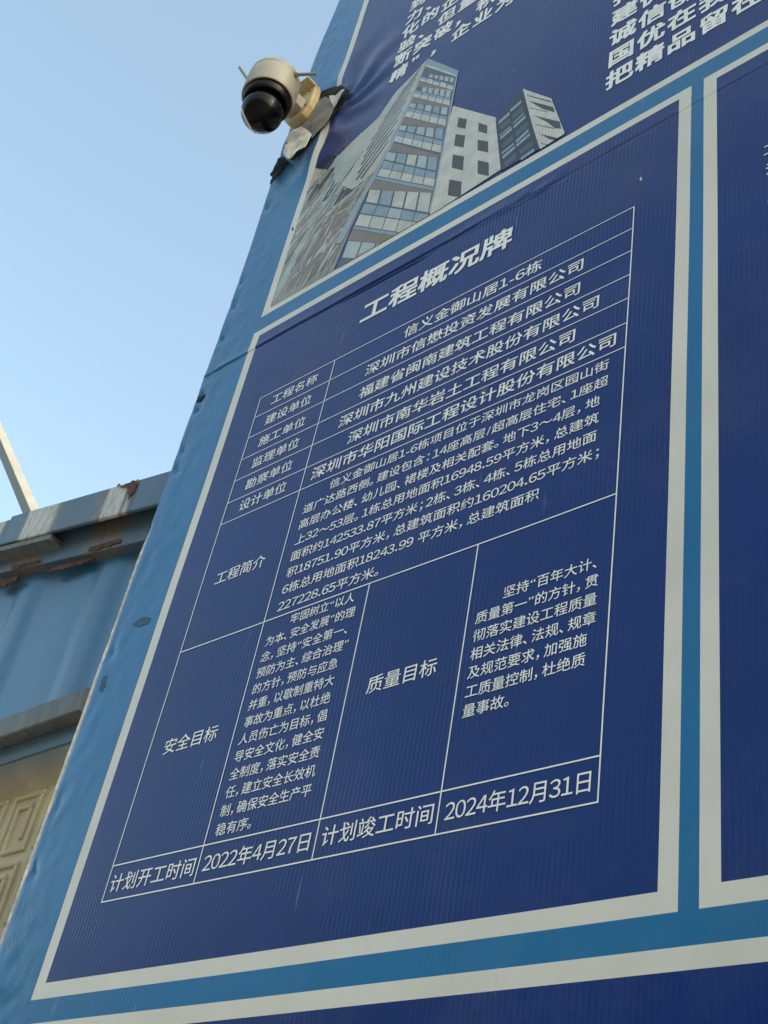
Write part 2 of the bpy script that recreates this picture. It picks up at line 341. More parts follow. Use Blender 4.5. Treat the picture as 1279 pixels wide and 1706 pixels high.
for i in range(61):
    v = -CZ + (0.945 + CZ) * i / 60
    o = -1.7335; wd = 0.0115 * min(1, (0.945 - v) / 0.12) + 0.001 * nz(v * 9, 3)
    cur = [bm.verts.new((x, y, v + CZ)) for x, y in ((o - wd, 0.016), (o - wd, 0.012), (o, 0.009), (o, 0.016))]
    if prev:
        for k in range(3): bm.faces.new((prev[k], prev[k + 1], cur[k + 1], cur[k]))
    prev = cur
link('edge_trim', bm, M['steel'], board)

# ---- writing
GC = {}
FULL = {c: chr(ord(c) + 0xFEE0) for c in '0123456789.'}      # digits in the same cut as the Chinese characters
def glyph(ch):
    if ch not in GC:
        cu = bpy.data.curves.new('glyph', 'FONT'); cu.body = FULL.get(ch, ch); cu.size = 1.0; cu.resolution_u = 3
        o = bpy.data.objects.new('glyph', cu); COL.objects.link(o)
        dg = bpy.context.evaluated_depsgraph_get(); dg.update()
        me = bpy.data.meshes.new_from_object(o.evaluated_get(dg))
        vs = [(v.co.x, v.co.y) for v in me.vertices]; fs = [tuple(p.vertices) for p in me.polygons]
        bpy.data.objects.remove(o); bpy.data.curves.remove(cu); bpy.data.meshes.remove(me)
        x0, x1 = min(v[0] for v in vs), max(v[0] for v in vs)
        if ch in '0123456789':
            adv = 0.57; sh = adv / 2 - 0.5
        elif ch == '.': adv = 0.30; sh = 0.15 - (x0 + x1) / 2
        elif ch in '“”-/': adv = (x1 - x0) + 0.16; sh = 0.08 - x0
        elif ch in '，。、': adv = 0.62; sh = -0.02
        elif ch in '：；': adv = 0.62; sh = 0.28 - (x0 + x1) / 2
        else: adv = 1.0; sh = 0.0
        GC[ch] = ([(x + sh, y) for x, y in vs], fs, adv)
    return GC[ch]
def layout(body):
    x = 0.0; vs, fs = [], []
    for ch in body:
        if ch == ' ': x += 0.3; continue
        gv, gf, adv = glyph(ch)
        n_ = len(vs); vs += [(a + x, b) for a, b in gv]; fs += [tuple(i + n_ for i in f) for f in gf]
        x += adv
    return vs, fs
def put(bm, body, fx, fy, bold, w=0.0008):
    gv, gf = layout(body)
    xs = [v[0] for v in gv]; ys = [v[1] for v in gv]
    X, Y = fx(min(xs), max(xs)), fy(min(ys), max(ys))
    q = bold                                  # heavier weight: copies of the glyph set a hair apart
    sh_ = [(0, 0)] if q < 0.004 else [(-q, -q), (q, q), (-q, q), (q, -q)] if q > 0.015 else [(-q, -q * .6), (q, q * .6)]
    for n_, (dx, dy) in enumerate(sh_):
        vs = [bm.verts.new(P(X(x + dx), Y(y + dy), w + 0.00003 * n_)) for x, y in gv]
        for f in gf:
            try: bm.faces.new([vs[i] for i in f])
            except ValueError: pass
def line(parent, body, u0, u1, v0, em, offset=0.006):
    bm = bmesh.new()
    put(bm, body, lambda a, b: (lambda x: u0 + (x - a) / (b - a) * (u1 - u0)), lambda a, b: (lambda y: v0 + (y + 0.075) * em), offset)
    return link('text_line', bm, M['ink'], parent)
def cellline(parent, chars, u0, pitch, v, em, bold):
    runs = []
    for i, ch in enumerate(chars):
        p_ = ch in '”，、'
        if runs and runs[-1][0] == p_ == False: runs[-1][1].append((i, ch))
        else: runs.append([p_, [(i, ch)]])
    for p_, run in runs:
        bm = bmesh.new()
        for i, ch in run:
            if p_:                                # punctuation sits in a corner of its cell
                dx, dy = {'”': (-0.22, 0.26), '，': (-0.28, -0.34), '、': (-0.26, -0.30)}[ch]
                cx, cy = u0 + i * pitch + dx * em, v + dy * em
                put(bm, ch, lambda a, b: (lambda x: cx + (x - (a + b) / 2) * em), lambda a, b: (lambda y: cy + (y - (a + b) / 2) * em), bold)
            else:
                cx, cy = u0 + i * pitch, v
                put(bm, ch, lambda a, b: (lambda x: cx + (x - 0.5) * em), lambda a, b: (lambda y: cy + (y - 0.38) * em), bold)
        link('punctuation_mark' if p_ else 'text_line', bm, M['ink'], parent)

A = PANEL['A']
line(A, '工程概况牌', -1.2555, -0.9152, 1.6935, 0.0600, 0.024)
ROW = [1.6215, 1.569, 1.516, 1.461, 1.4085, 1.3555, 1.3055]
for i, (t, a, b) in enumerate([('工程名称', -1.4558, -1.3377), ('建设单位', -1.4562, -1.3378), ('施工单位', -1.4567, -1.3379), ('监理单位', -1.4570, -1.3382), ('勘察单位', -1.4561, -1.3390), ('设计单位', -1.4545, -1.3393)]):
    line(A, t, a, b, ROW[i + 1] + 0.0145, 0.0275)
for i, (t, a, b) in enumerate([('信义金御山居1-6栋', -1.1287, -0.8404), ('深圳市信懋投资发展有限公司', -1.2067, -0.7587), ('福建省闽南建筑工程有限公司', -1.2086, -0.7607), ('深圳市九州建设技术股份有限公司', -1.2430, -0.7238), ('深圳市南华岩土工程有限公司', -1.2096, -0.7610), ('深圳市华阳国际工程设计股份有限公司', -1.2796, -0.6889)]):
    line(A, t, a, b, ROW[i + 1] + 0.0125, 0.0305, 0.012)
line(A, '工程简介', -1.4582, -1.3400, 1.160, 0.0285)
for i, (t, a, b) in enumerate([('信义金御山居1-6栋项目位于深圳市龙岗区园山街', -1.2257, -0.6975), ('道广达路西侧。建设包含：14座高层/超高层住宅、1座超', -1.2764, -0.6965), ('高层办公楼、幼儿园、裙楼及相关配套。地下3～4层，地', -1.2762, -0.7080), ('上32～53层。1栋总用地面积16948.59平方米，总建筑', -1.2754, -0.7073), ('面积约142533.87平方米；2栋、3栋、4栋、5栋总用地面', -1.2756, -0.7090), ('积18751.90平方米，总建筑面积约160204.65平方米；', -1.2755, -0.7029), ('6栋总用地面积18243.99 平方米，总建筑面积', -1.2754, -0.7945), ('227228.65平方米。', -1.2752, -1.0699)]):
    line(A, t, a, b, 1.2758 - 0.0328 * i, 0.0222)
for i, (t, a, b) in enumerate([('牢固树立“以人', -1.2373, -1.1083), ('为本、安全发展”的理', -1.2822, -1.1005), ('念，坚持“安全第一、', -1.2836, -1.1082), ('预防为主、综合治理”', -1.2836, -1.1004), ('的方针，预防与应急', -1.2824, -1.1130), ('并重，以歇制重特大', -1.2824, -1.1128), ('事故为重点，以杜绝', -1.2820, -1.1126), ('人员伤亡为目标，倡', -1.2835, -1.1120), ('导安全文化，健全安', -1.2827, -1.1110), ('全制度，落实安全责', -1.2831, -1.1106), ('任，建立安全长效机', -1.2820, -1.1109), ('制，确保安全生产平', -1.2822, -1.1109), ('稳有序。', -1.2819, -1.2125)]):
    line(A, t, a, b, 1.0125 - 0.02795 * i, 0.0200)
line(A, '安全目标', -1.4572, -1.3388, 0.8395, 0.0290)
for i, (t, a, b) in enumerate([('坚持“百年大计、', -0.8333, -0.6940), ('质量第一”的方针，贯', -0.8737, -0.6903), ('彻落实建设工程质量', -0.8735, -0.6905), ('相关法律、法规、规章', -0.8734, -0.6898), ('及规范要求，加强施', -0.8736, -0.7002), ('工质量控制，杜绝质', -0.8729, -0.7004), ('量事故。', -0.8729, -0.8042)]):
    line(A, t, a, b, 0.9272 - 0.02765 * i, 0.0203)
line(A, '质量目标', -1.0461, -0.9276, 0.8400, 0.0290)
line(A, '计划开工时间', -1.4855, -1.3072, 0.6250, 0.0295)
line(A, '2022年4月27日', -1.2897, -1.0934, 0.6262, 0.0290)
line(A, '计划竣工时间', -1.0728, -0.8959, 0.6280, 0.0290)
line(A, '2024年12月31日', -0.8778, -0.6821, 0.6262, 0.0290)
# ---- the ruled table
bm = bmesh.new()
def rule(u0, v0, u1, v1, t=0.0016):
    n_ = max(1, int((abs(u1 - u0) + abs(v1 - v0)) / 0.02)); du, dv = (0, t / 2) if abs(u1 - u0) > abs(v1 - v0) else (t / 2, 0)
    e = t / 2
    if dv: u0 -= e; u1 += e
    prev = None
    for k in range(n_ + 1):
        u_, v_ = u0 + (u1 - u0) * k / n_, v0 + (v1 - v0) * k / n_
        w_ = 0.0008 if dv else 0.0006
        cur = (bm.verts.new(P(u_ - du, v_ - dv, w_)), bm.verts.new(P(u_ + du, v_ + dv, w_)))
        if prev: bm.faces.new((prev[0], cur[0], cur[1], prev[1]))
        prev = cur
for v in ROW: rule(-1.4945, v, -0.672, v)
for v in (1.0365, 0.667, 0.6125): rule(-1.4945, v, -0.672, v, 0.0020)
for u, a, b in ((-1.4945, .6125, 1.6215), (-0.672, .6125, 1.6215), (-1.3000, .6125, 1.6215), (-1.0830, .6125, 1.0365), (-0.8885, .6125, 1.0365)): rule(u, a, u, b, 0.0019)
link('table_grid', bm, M['ink'], A)
# ---- upper panel: two blocks of bold verse
Cp = PANEL['C']
for i, t in enumerate(['精”，企业为', '断突破，积', '验、但重', '化的企', '力、', '到']):
    t2 = {2: '验、 但重'.replace(' ', '')}.get(i, t)
    if i == 2: cellline(Cp, ['验', '、', '但', '重'], -1.353, 0.0622, 2.634 + 0.0655 * i, 0.056, 0.030)
    else: cellline(Cp, list(t), -1.353, 0.0622, 2.634 + 0.0655 * i, 0.056, 0.030)
for i, t in enumerate(['把精品留在', '国优在我', '诚信创', '建优', '打']):
    cellline(Cp, list(t), -0.7195, 0.0612, 2.036 + 0.0718 * i, 0.058, 0.030)
# ---- right-hand panel: the first strokes of its lines reach into view
for t, u0, v0 in (('工', -0.4585, 1.583), ('注', -0.4570, 1.536), ('主', -0.4562, 1.474)):
    line(PANEL['B'], t, u0, u0 + 0.026, v0, 0.028)
# ---- the printed picture of white towers
PICTURE = [
 ('gray', [(-1.4288,2.4498),(-1.3088,2.3496),(-1.3323,2.2083),(-1.3648,2.062),(-1.3816,1.9274),(-1.5605,1.9252),(-1.5636,1.9961),(-1.5683,2.4259),(-1.5127,2.3745)]),
 ('beige', [(-1.5683,2.4233),(-1.5059,2.3624),(-1.543,2.3213),(-1.5636,2.275),(-1.5662,2.246)]),
 ('darkwin', [(-1.5507,2.3495),(-1.5227,2.3282),(-1.5324,2.2957),(-1.5574,2.2791)]),
 ('navy', [(-1.5339,2.4561),(-1.4933,2.4141),(-1.5177,2.3793),(-1.5683,2.4266),(-1.5684,2.4336)]),
 ('pale', [(-1.494,2.417),(-1.4681,2.3939),(-1.4957,2.3658),(-1.5139,2.3791)]),
 ('lightt', [(-1.4261,2.4382),(-1.4067,2.3854),(-1.4499,2.2002),(-1.4955,2.1336),(-1.543,1.9683),(-1.5591,1.9405),(-1.5618,1.9838),(-1.5232,2.1694),(-1.5091,2.3046),(-1.4832,2.374)]),
 ('darkwin', [(-1.4972,2.3714),(-1.4882,2.3576),(-1.512,2.3156),(-1.5449,2.2874),(-1.5416,2.3026),(-1.5179,2.3379)]),
 ('deep', [(-1.4573,2.3312),(-1.4566,2.3042),(-1.4801,2.2352),(-1.498,2.242),(-1.4787,2.2991)]),
 ('pale', [(-1.463,2.3223),(-1.4596,2.3175),(-1.4812,2.2531),(-1.4856,2.2565)]),
 ('char', [(-1.4086,2.3329),(-1.3554,2.2516),(-1.3672,2.214),(-1.4192,2.2028),(-1.4421,2.1695),(-1.4609,2.1748),(-1.4389,2.2258),(-1.4239,2.2789)]),
 ('brown', [(-1.3817,2.1749),(-1.345,2.2055),(-1.3642,2.1011),(-1.3902,1.9532),(-1.526,1.9464),(-1.4912,2.1305),(-1.4421,2.1695)]),
 ('pale', [(-1.3697,2.3151),(-1.3667,2.3102),(-1.4239,2.2789),(-1.4305,2.2858)]),
 ('pale', [(-1.3471,2.2752),(-1.3446,2.2712),(-1.4269,2.2339),(-1.4325,2.2396)]),
 ('pale', [(-1.3596,2.2251),(-1.3549,2.2178),(-1.4612,2.1626),(-1.4715,2.1728)]),
 ('pale', [(-1.3689,2.1489),(-1.3659,2.1445),(-1.4674,2.1465),(-1.474,2.1529)]),
 ('pale', [(-1.3706,2.142),(-1.3652,2.1339),(-1.4326,2.0659),(-1.4443,2.0771)]),
 ('pale', [(-1.415,2.1996),(-1.4124,2.1957),(-1.4489,2.1828),(-1.4546,2.1884)]),
 ('pale', [(-1.3957,2.0798),(-1.3906,2.0724),(-1.4794,2.0116),(-1.4904,2.0216)]),
 ('pale', [(-1.4504,2.1344),(-1.4464,2.1287),(-1.5316,2.0855),(-1.5403,2.0935)]),
 ('pale', [(-1.4925,2.2145),(-1.4874,2.2071),(-1.5647,2.1125),(-1.565,2.1341)]),
 ('pale', [(-1.5046,2.2064),(-1.5013,2.2017),(-1.5534,2.1614),(-1.5604,2.168)]),
 ('pale', [(-1.4162,2.0546),(-1.4128,2.0498),(-1.514,1.988),(-1.5215,1.9946)]),
 ('pale', [(-1.4014,2.0759),(-1.3984,2.0716),(-1.4341,2.0202),(-1.4404,2.026)]),
 ('pale', [(-1.5343,2.2622),(-1.5304,2.2565),(-1.5624,2.2053),(-1.5658,2.2087),(-1.5659,2.2192)]),
 ('brown2', [(-1.399,2.352),(-1.3963,2.3477),(-1.4494,2.2681),(-1.4552,2.274)]),
 ('brown2', [(-1.4782,2.1873),(-1.475,2.1827),(-1.5132,2.1336),(-1.52,2.14)]),
 ('brown2', [(-1.5187,2.1662),(-1.5154,2.1616),(-1.557,2.0625),(-1.5638,2.0686)]),
 ('brown2', [(-1.4452,2.1146),(-1.4426,2.1108),(-1.4868,2.0633),(-1.4924,2.0685)]),
 ('brown2', [(-1.4831,2.1006),(-1.4808,2.0975),(-1.5339,2.0084),(-1.5387,2.0126)]),
 ('brown2', [(-1.3896,2.1234),(-1.3867,2.1191),(-1.4235,2.0834),(-1.4298,2.0894)]),
 ('brown2', [(-1.3705,2.0857),(-1.368,2.0821),(-1.4122,2.0132),(-1.4175,2.0181)]),
 ('lightt', [(-1.4616,2.1288),(-1.4601,2.1269),(-1.4817,2.0728),(-1.5065,2.0219),(-1.4858,2.0765)]),
 ('brown', [(-1.4583,2.3347),(-1.4571,2.3331),(-1.4802,2.3077),(-1.506,2.2845),(-1.4834,2.3109)]),
 ('brown', [(-1.4297,2.1942),(-1.4282,2.1922),(-1.4411,2.1557),(-1.4575,2.1221),(-1.4453,2.1596)]),
 ('pale', [(-1.4776,2.2049),(-1.476,2.2028),(-1.4976,2.1518),(-1.5228,2.1042),(-1.5021,2.1559)]),
 ('brown2', [(-1.5106,2.3214),(-1.5088,2.3191),(-1.5293,2.2535),(-1.5534,2.1921),(-1.534,2.258)]),
 ('pale', [(-1.4742,2.1342),(-1.4729,2.1326),(-1.4807,2.1064),(-1.4913,2.0824),(-1.4841,2.1094)]),
 ('brown', [(-1.382,2.2799),(-1.3813,2.2789),(-1.4033,2.2455),(-1.4269,2.2135),(-1.4052,2.2474)]),
 ('brown2', [(-1.5075,2.2586),(-1.5069,2.2577),(-1.5174,2.2201),(-1.5293,2.1839),(-1.5191,2.2217)]),
 ('gray', [(-1.4859,2.1126),(-1.4837,2.1099),(-1.4899,2.087),(-1.5012,2.0677),(-1.4958,2.0923)]),
 ('pale', [(-1.4074,2.2547),(-1.4066,2.2535),(-1.4308,2.2059),(-1.4569,2.1604),(-1.4332,2.2083)]),
 ('pale', [(-1.5037,2.2857),(-1.5017,2.2831),(-1.5232,2.2372),(-1.5492,2.1952),(-1.5286,2.2423)]),
 ('pale', [(-1.488,2.2589),(-1.4865,2.2569),(-1.5045,2.2349),(-1.5261,2.2154),(-1.5086,2.2387)]),
 ('brown', [(-1.3868,2.2046),(-1.3855,2.2029),(-1.4213,2.1608),(-1.4599,2.1211),(-1.4247,2.1641)]),
 ('gray', [(-1.4819,2.0768),(-1.4804,2.0749),(-1.4935,2.0142),(-1.5098,1.9571),(-1.4975,2.0177)]),
 ('pale', [(-1.4019,2.0532),(-1.4003,2.051),(-1.4107,2.0185),(-1.4249,1.9889),(-1.4152,2.0225)]),
 ('brown', [(-1.3768,2.1594),(-1.3757,2.1578),(-1.3955,2.113),(-1.4179,2.0706),(-1.3987,2.116)]),
 ('brown', [(-1.4417,2.1389),(-1.4411,2.138),(-1.4568,2.1142),(-1.4741,2.0916),(-1.4586,2.1159)]),
 ('lightt', [(-1.4339,2.0807),(-1.4332,2.0798),(-1.4578,2.0303),(-1.4837,1.9826),(-1.4597,2.032)]),
 ('gray', [(-1.4034,1.9891),(-1.4018,1.9871),(-1.408,1.9533),(-1.4164,1.927),(-1.4172,1.927),(-1.4123,1.9571)]),
 ('gray', [(-1.4336,2.3083),(-1.432,2.306),(-1.4466,2.2712),(-1.4649,2.2395),(-1.4511,2.2756)]),
 ('gray', [(-1.3631,2.3438),(-1.3619,2.342),(-1.3701,2.3231),(-1.3812,2.3066),(-1.3735,2.3266)]),
 ('gray', [(-1.4663,2.0972),(-1.4641,2.0944),(-1.4787,2.0594),(-1.4983,2.028),(-1.4846,2.0646)]),
 ('gray', [(-1.4702,1.9958),(-1.4681,1.9932),(-1.4747,1.9634),(-1.4861,1.937),(-1.4804,1.9683)]),
 ('gray', [(-1.4812,2.0217),(-1.4796,2.0197),(-1.4859,2.004),(-1.4962,1.9909),(-1.4904,2.0079)]),
 ('brown', [(-1.4521,2.0852),(-1.4498,2.0822),(-1.4611,2.0343),(-1.4778,1.9909),(-1.4675,2.04)]),
 ('lightt', [(-1.3589,2.218),(-1.3577,2.2164),(-1.3774,2.1715),(-1.3996,2.1291),(-1.3805,2.1746)]),
 ('brown', [(-1.3689,2.0839),(-1.3678,2.0823),(-1.3816,2.0393),(-1.398,1.9988),(-1.3848,2.0423)]),
 ('lightt', [(-1.4919,2.1453),(-1.4896,2.1423),(-1.5048,2.0836),(-1.5251,2.0296),(-1.5111,2.0892)]),
 ('gray', [(-1.5139,2.0812),(-1.5131,2.0802),(-1.5184,2.0624),(-1.5256,2.046),(-1.5206,2.0644)]),
 ('gray', [(-1.3918,2.3089),(-1.3905,2.3071),(-1.4023,2.2875),(-1.4171,2.2704),(-1.4058,2.2911)]),
 ('lightt', [(-1.4593,2.2633),(-1.4575,2.2608),(-1.4692,2.2263),(-1.485,2.1952),(-1.4741,2.2311)]),
 ('pale', [(-1.4736,2.338),(-1.4723,2.3362),(-1.4927,2.3008),(-1.516,2.268),(-1.4962,2.3043)]),
 ('brown', [(-1.4624,2.2159),(-1.4611,2.2141),(-1.4823,2.1649),(-1.5063,2.1185),(-1.4859,2.1683)]),
 ('brown2', [(-1.541,2.3635),(-1.5391,2.3609),(-1.5597,2.3282),(-1.5671,2.3196),(-1.5672,2.3292),(-1.5649,2.3332)]),
 ('brown2', [(-1.4016,2.2573),(-1.4004,2.2556),(-1.4189,2.2222),(-1.4404,2.1913),(-1.4223,2.2255)]),
 ('lightt', [(-1.3729,2.362),(-1.3719,2.3605),(-1.3938,2.3208),(-1.418,2.2832),(-1.3966,2.3236)]),
 ('lightt', [(-1.5223,2.0751),(-1.5209,2.0734),(-1.5317,2.0152),(-1.5454,1.9604),(-1.5354,2.0185)]),
 ('brown', [(-1.3979,2.246),(-1.3969,2.2446),(-1.4048,2.2237),(-1.4151,2.2049),(-1.4076,2.2265)]),
 ('lightt', [(-1.4564,1.9907),(-1.4545,1.9882),(-1.4614,1.9542),(-1.4719,1.9263),(-1.4725,1.9263),(-1.4668,1.9588)]),
 ('pale', [(-1.5168,2.3785),(-1.5161,2.3775),(-1.53,2.3614),(-1.5456,2.3467),(-1.532,2.3634)]),
 ('gray', [(-1.4829,2.3846),(-1.4823,2.3838),(-1.5151,2.354),(-1.5493,2.3253),(-1.5167,2.3557)]),
 ('brown', [(-1.4576,2.1961),(-1.4559,2.1938),(-1.4804,2.1624),(-1.5089,2.134),(-1.4851,2.1667)]),
 ('pale', [(-1.5171,2.2794),(-1.5156,2.2774),(-1.526,2.2414),(-1.5398,2.2083),(-1.5301,2.2453)]),
 ('pale', [(-1.4769,2.3464),(-1.4754,2.3444),(-1.4992,2.3103),(-1.5265,2.279),(-1.5033,2.3143)]),
 ('pale', [(-1.3595,2.1373),(-1.3585,2.1359),(-1.3852,2.1014),(-1.4143,2.0686),(-1.388,2.104)]),
 ('gray', [(-1.3587,2.335),(-1.3581,2.334),(-1.3709,2.3068),(-1.3853,2.2811),(-1.3728,2.3088)]),
 ('gray', [(-1.4178,2.112),(-1.4162,2.1099),(-1.4244,2.0734),(-1.4364,2.04),(-1.4289,2.0775)]),
 ('pale', [(-1.3313,2.3282),(-1.3306,2.3273),(-1.3532,2.2904),(-1.3771,2.2549),(-1.3549,2.2922)]),
 ('pale', [(-1.4494,2.198),(-1.4487,2.197),(-1.4619,2.156),(-1.4767,2.1167),(-1.4639,2.1579)]),
 ('lightt', [(-1.4044,2.0327),(-1.4022,2.0298),(-1.4229,1.9765),(-1.4487,1.9274),(-1.4291,1.9819)]),
 ('gray', [(-1.4237,2.1716),(-1.4226,2.17),(-1.4408,2.1378),(-1.4618,2.1077),(-1.4441,2.1408)]),
 ('lightt', [(-1.5006,2.3187),(-1.499,2.3165),(-1.5238,2.2608),(-1.552,2.2085),(-1.5282,2.265)]),
 ('gray', [(-1.3956,2.0446),(-1.3948,2.0437),(-1.4053,2.0093),(-1.4174,1.9765),(-1.4073,2.0111)]),
 ('gray', [(-1.4858,2.1904),(-1.4843,2.1885),(-1.5127,2.1378),(-1.5444,2.09),(-1.5168,2.1415)]),
 ('brown', [(-1.3886,2.0365),(-1.3867,2.034),(-1.4039,1.9923),(-1.4254,1.954),(-1.409,1.9969)]),
 ('gray', [(-1.4236,2.21),(-1.4223,2.2082),(-1.4331,2.1803),(-1.447,2.1549),(-1.4368,2.1838)]),
 ('brown', [(-1.3982,2.2856),(-1.3966,2.2834),(-1.4066,2.2552),(-1.4203,2.23),(-1.4109,2.2595)]),
 ('lightt', [(-1.5456,2.313),(-1.5438,2.3105),(-1.5658,2.2803),(-1.5666,2.2794),(-1.5668,2.2896)]),
 ('brown2', [(-1.4336,2.0125),(-1.4326,2.0113),(-1.4465,1.9823),(-1.4626,1.9551),(-1.4492,1.9847)]),
 ('gray', [(-1.4249,2.155),(-1.4237,2.1533),(-1.4355,2.124),(-1.4502,2.097),(-1.4389,2.1272)]),
 ('gray', [(-1.4882,2.0345),(-1.4861,2.032),(-1.4929,2.0134),(-1.5044,1.9982),(-1.4985,2.0183)]),
 ('brown2', [(-1.411,1.9891),(-1.4099,1.9877),(-1.4165,1.9548),(-1.4248,1.9269),(-1.4251,1.9269),(-1.4195,1.9574)]),
 ('brown', [(-1.3597,2.1919),(-1.3581,2.1896),(-1.3724,2.164),(-1.3906,2.1416),(-1.377,2.1686)]),
 ('pale', [(-1.3757,2.1694),(-1.3744,2.1676),(-1.3923,2.1421),(-1.4134,2.1191),(-1.396,2.1457)]),
 ('brown', [(-1.438,2.1205),(-1.4364,2.1183),(-1.4467,2.0734),(-1.4609,2.0319),(-1.4513,2.0776)]),
 ('gray', [(-1.451,2.2605),(-1.45,2.2593),(-1.4711,2.2254),(-1.4943,2.1934),(-1.4737,2.2279)]),
 ('pale', [(-1.3614,2.1448),(-1.36,2.1428),(-1.3694,2.1103),(-1.3821,2.0807),(-1.3734,2.1141)]),
 ('brown', [(-1.4344,1.9737),(-1.4321,1.9708),(-1.4399,1.9267),(-1.4472,1.9266),(-1.4471,1.9275)]),
 ('lightt', [(-1.408,2.0141),(-1.4066,2.0123),(-1.4242,1.9641),(-1.4414,1.9267),(-1.4423,1.9267),(-1.4281,1.9675)]),
 ('brown', [(-1.3904,2.2855),(-1.3893,2.2839),(-1.3991,2.2676),(-1.4117,2.2536),(-1.4023,2.2708)]),
 ('gray', [(-1.4959,2.1376),(-1.4943,2.1355),(-1.5098,2.0937),(-1.5288,2.0549),(-1.5141,2.0976)]),
 ('lightt', [(-1.5108,2.1702),(-1.5097,2.1688),(-1.5322,2.112),(-1.5568,2.0577),(-1.5351,2.1146)]),
 ('pale', [(-1.4378,2.1354),(-1.4362,2.1332),(-1.4431,2.1018),(-1.454,2.0735),(-1.4477,2.106)]),
 ('brown', [(-1.52,2.3471),(-1.5188,2.3456),(-1.5323,2.3085),(-1.5483,2.2738),(-1.5354,2.3115)]),
 ('lightt', [(-1.4882,1.9872),(-1.4869,1.9856),(-1.496,1.9447),(-1.5019,1.9259),(-1.5041,1.9259),(-1.4997,1.9477)]),
 ('gray', [(-1.4782,2.355),(-1.4775,2.354),(-1.488,2.3275),(-1.5,2.3024),(-1.4899,2.3294)]),
 ('brown2', [(-1.5108,2.08),(-1.5092,2.078),(-1.5152,2.0567),(-1.5251,2.0382),(-1.5197,2.0607)]),
 ('gray', [(-1.4898,2.1842),(-1.4886,2.1827),(-1.5046,2.119),(-1.523,2.0585),(-1.5078,2.1219)]),
 ('gray', [(-1.3963,2.3232),(-1.3951,2.3214),(-1.4108,2.2868),(-1.4293,2.2547),(-1.4142,2.2902)]),
 ('lightt', [(-1.4324,2.1625),(-1.4306,2.16),(-1.4345,2.1411),(-1.4428,2.1254),(-1.4395,2.1458)]),
 ('gray', [(-1.4683,2.0772),(-1.4663,2.0746),(-1.4773,2.0499),(-1.493,2.0285),(-1.4828,2.0548)]),
 ('pale', [(-1.3907,1.9956),(-1.3898,1.9945),(-1.3974,1.9622),(-1.4069,1.9316),(-1.3997,1.9642)]),
 ('brown2', [(-1.4343,2.3662),(-1.4334,2.3648),(-1.4407,2.3463),(-1.4503,2.3296),(-1.4433,2.3489)]),
 ('gray', [(-1.4228,2.0561),(-1.4215,2.0544),(-1.4346,2.0022),(-1.4507,1.9529),(-1.4383,2.0054)]),
 ('gray', [(-1.4356,2.2421),(-1.4337,2.2395),(-1.4609,2.1988),(-1.4925,2.1617),(-1.4662,2.2038)]),
 ('brown', [(-1.4571,2.2387),(-1.4555,2.2365),(-1.4769,2.2069),(-1.502,2.1801),(-1.4813,2.2111)]),
 ('gray', [(-1.5178,2.2949),(-1.5168,2.2935),(-1.5239,2.2711),(-1.5332,2.2505),(-1.5266,2.2737)]),
 ('brown', [(-1.417,2.0971),(-1.4148,2.0942),(-1.4214,2.064),(-1.4332,2.0377),(-1.4275,2.0696)]),
 ('lightt', [(-1.4857,2.1286),(-1.4847,2.1273),(-1.5118,2.0866),(-1.5411,2.0479),(-1.5146,2.0892)]),
 ('gray', [(-1.5095,2.4155),(-1.5088,2.4146),(-1.5302,2.3877),(-1.553,2.3621),(-1.532,2.3895)]),
 ('gray', [(-1.4935,2.185),(-1.4914,2.1823),(-1.4997,2.1626),(-1.513,2.1465),(-1.5055,2.168)]),
 ('pale', [(-1.4682,2.1302),(-1.4667,2.1282),(-1.4868,2.0735),(-1.5103,2.0222),(-1.4911,2.0773)]),
 ('gray', [(-1.3803,2.2075),(-1.3797,2.2066),(-1.4054,2.1773),(-1.4326,2.1492),(-1.4072,2.1791)]),
 ('pale', [(-1.4995,2.1628),(-1.4977,2.1605),(-1.5172,2.1254),(-1.5408,2.0934),(-1.5221,2.1298)]),
 ('brown', [(-1.3508,2.3004),(-1.3499,2.2989),(-1.384,2.2672),(-1.4206,2.2374),(-1.3868,2.27)]),
 ('gray', [(-1.4976,2.0651),(-1.4961,2.0631),(-1.5027,2.0471),(-1.5131,2.0336),(-1.5071,2.0509)]),
 ('brown', [(-1.5049,2.2965),(-1.5032,2.2942),(-1.5208,2.2703),(-1.5425,2.2494),(-1.5255,2.2748)]),
 ('gray', [(-1.4847,2.326),(-1.4833,2.3241),(-1.5045,2.2624),(-1.5287,2.2042),(-1.5084,2.2661)]),
 ('gray', [(-1.3645,2.2986),(-1.3633,2.2969),(-1.3917,2.2638),(-1.423,2.233),(-1.3951,2.2672)]),
 ('pale', [(-1.4611,2.312),(-1.4597,2.3101),(-1.4707,2.2789),(-1.4849,2.2505),(-1.4745,2.2826)]),
 ('gray', [(-1.349,2.3131),(-1.3481,2.3117),(-1.3885,2.2812),(-1.4316,2.2525),(-1.3913,2.2841)]),
 ('pale', [(-1.3941,2.3417),(-1.3934,2.3407),(-1.4076,2.3142),(-1.4234,2.2892),(-1.4095,2.3162)]),
 ('gray', [(-1.3685,2.1552),(-1.3677,2.1541),(-1.3927,2.1035),(-1.4192,2.0549),(-1.3948,2.1056)]),
 ('brown', [(-1.5322,2.2206),(-1.5301,2.2179),(-1.5376,2.2012),(-1.5498,2.1879),(-1.5432,2.2064)]),
 ('lightt', [(-1.3761,2.0748),(-1.3744,2.0725),(-1.3826,2.0448),(-1.3949,2.0201),(-1.3874,2.0491)]),
 ('gray', [(-1.3891,2.1034),(-1.3877,2.1016),(-1.4026,2.0738),(-1.4207,2.0484),(-1.4064,2.0773)]),
 ('gray', [(-1.4272,2.3969),(-1.4267,2.3961),(-1.4397,2.3701),(-1.454,2.3454),(-1.4412,2.3717)]),
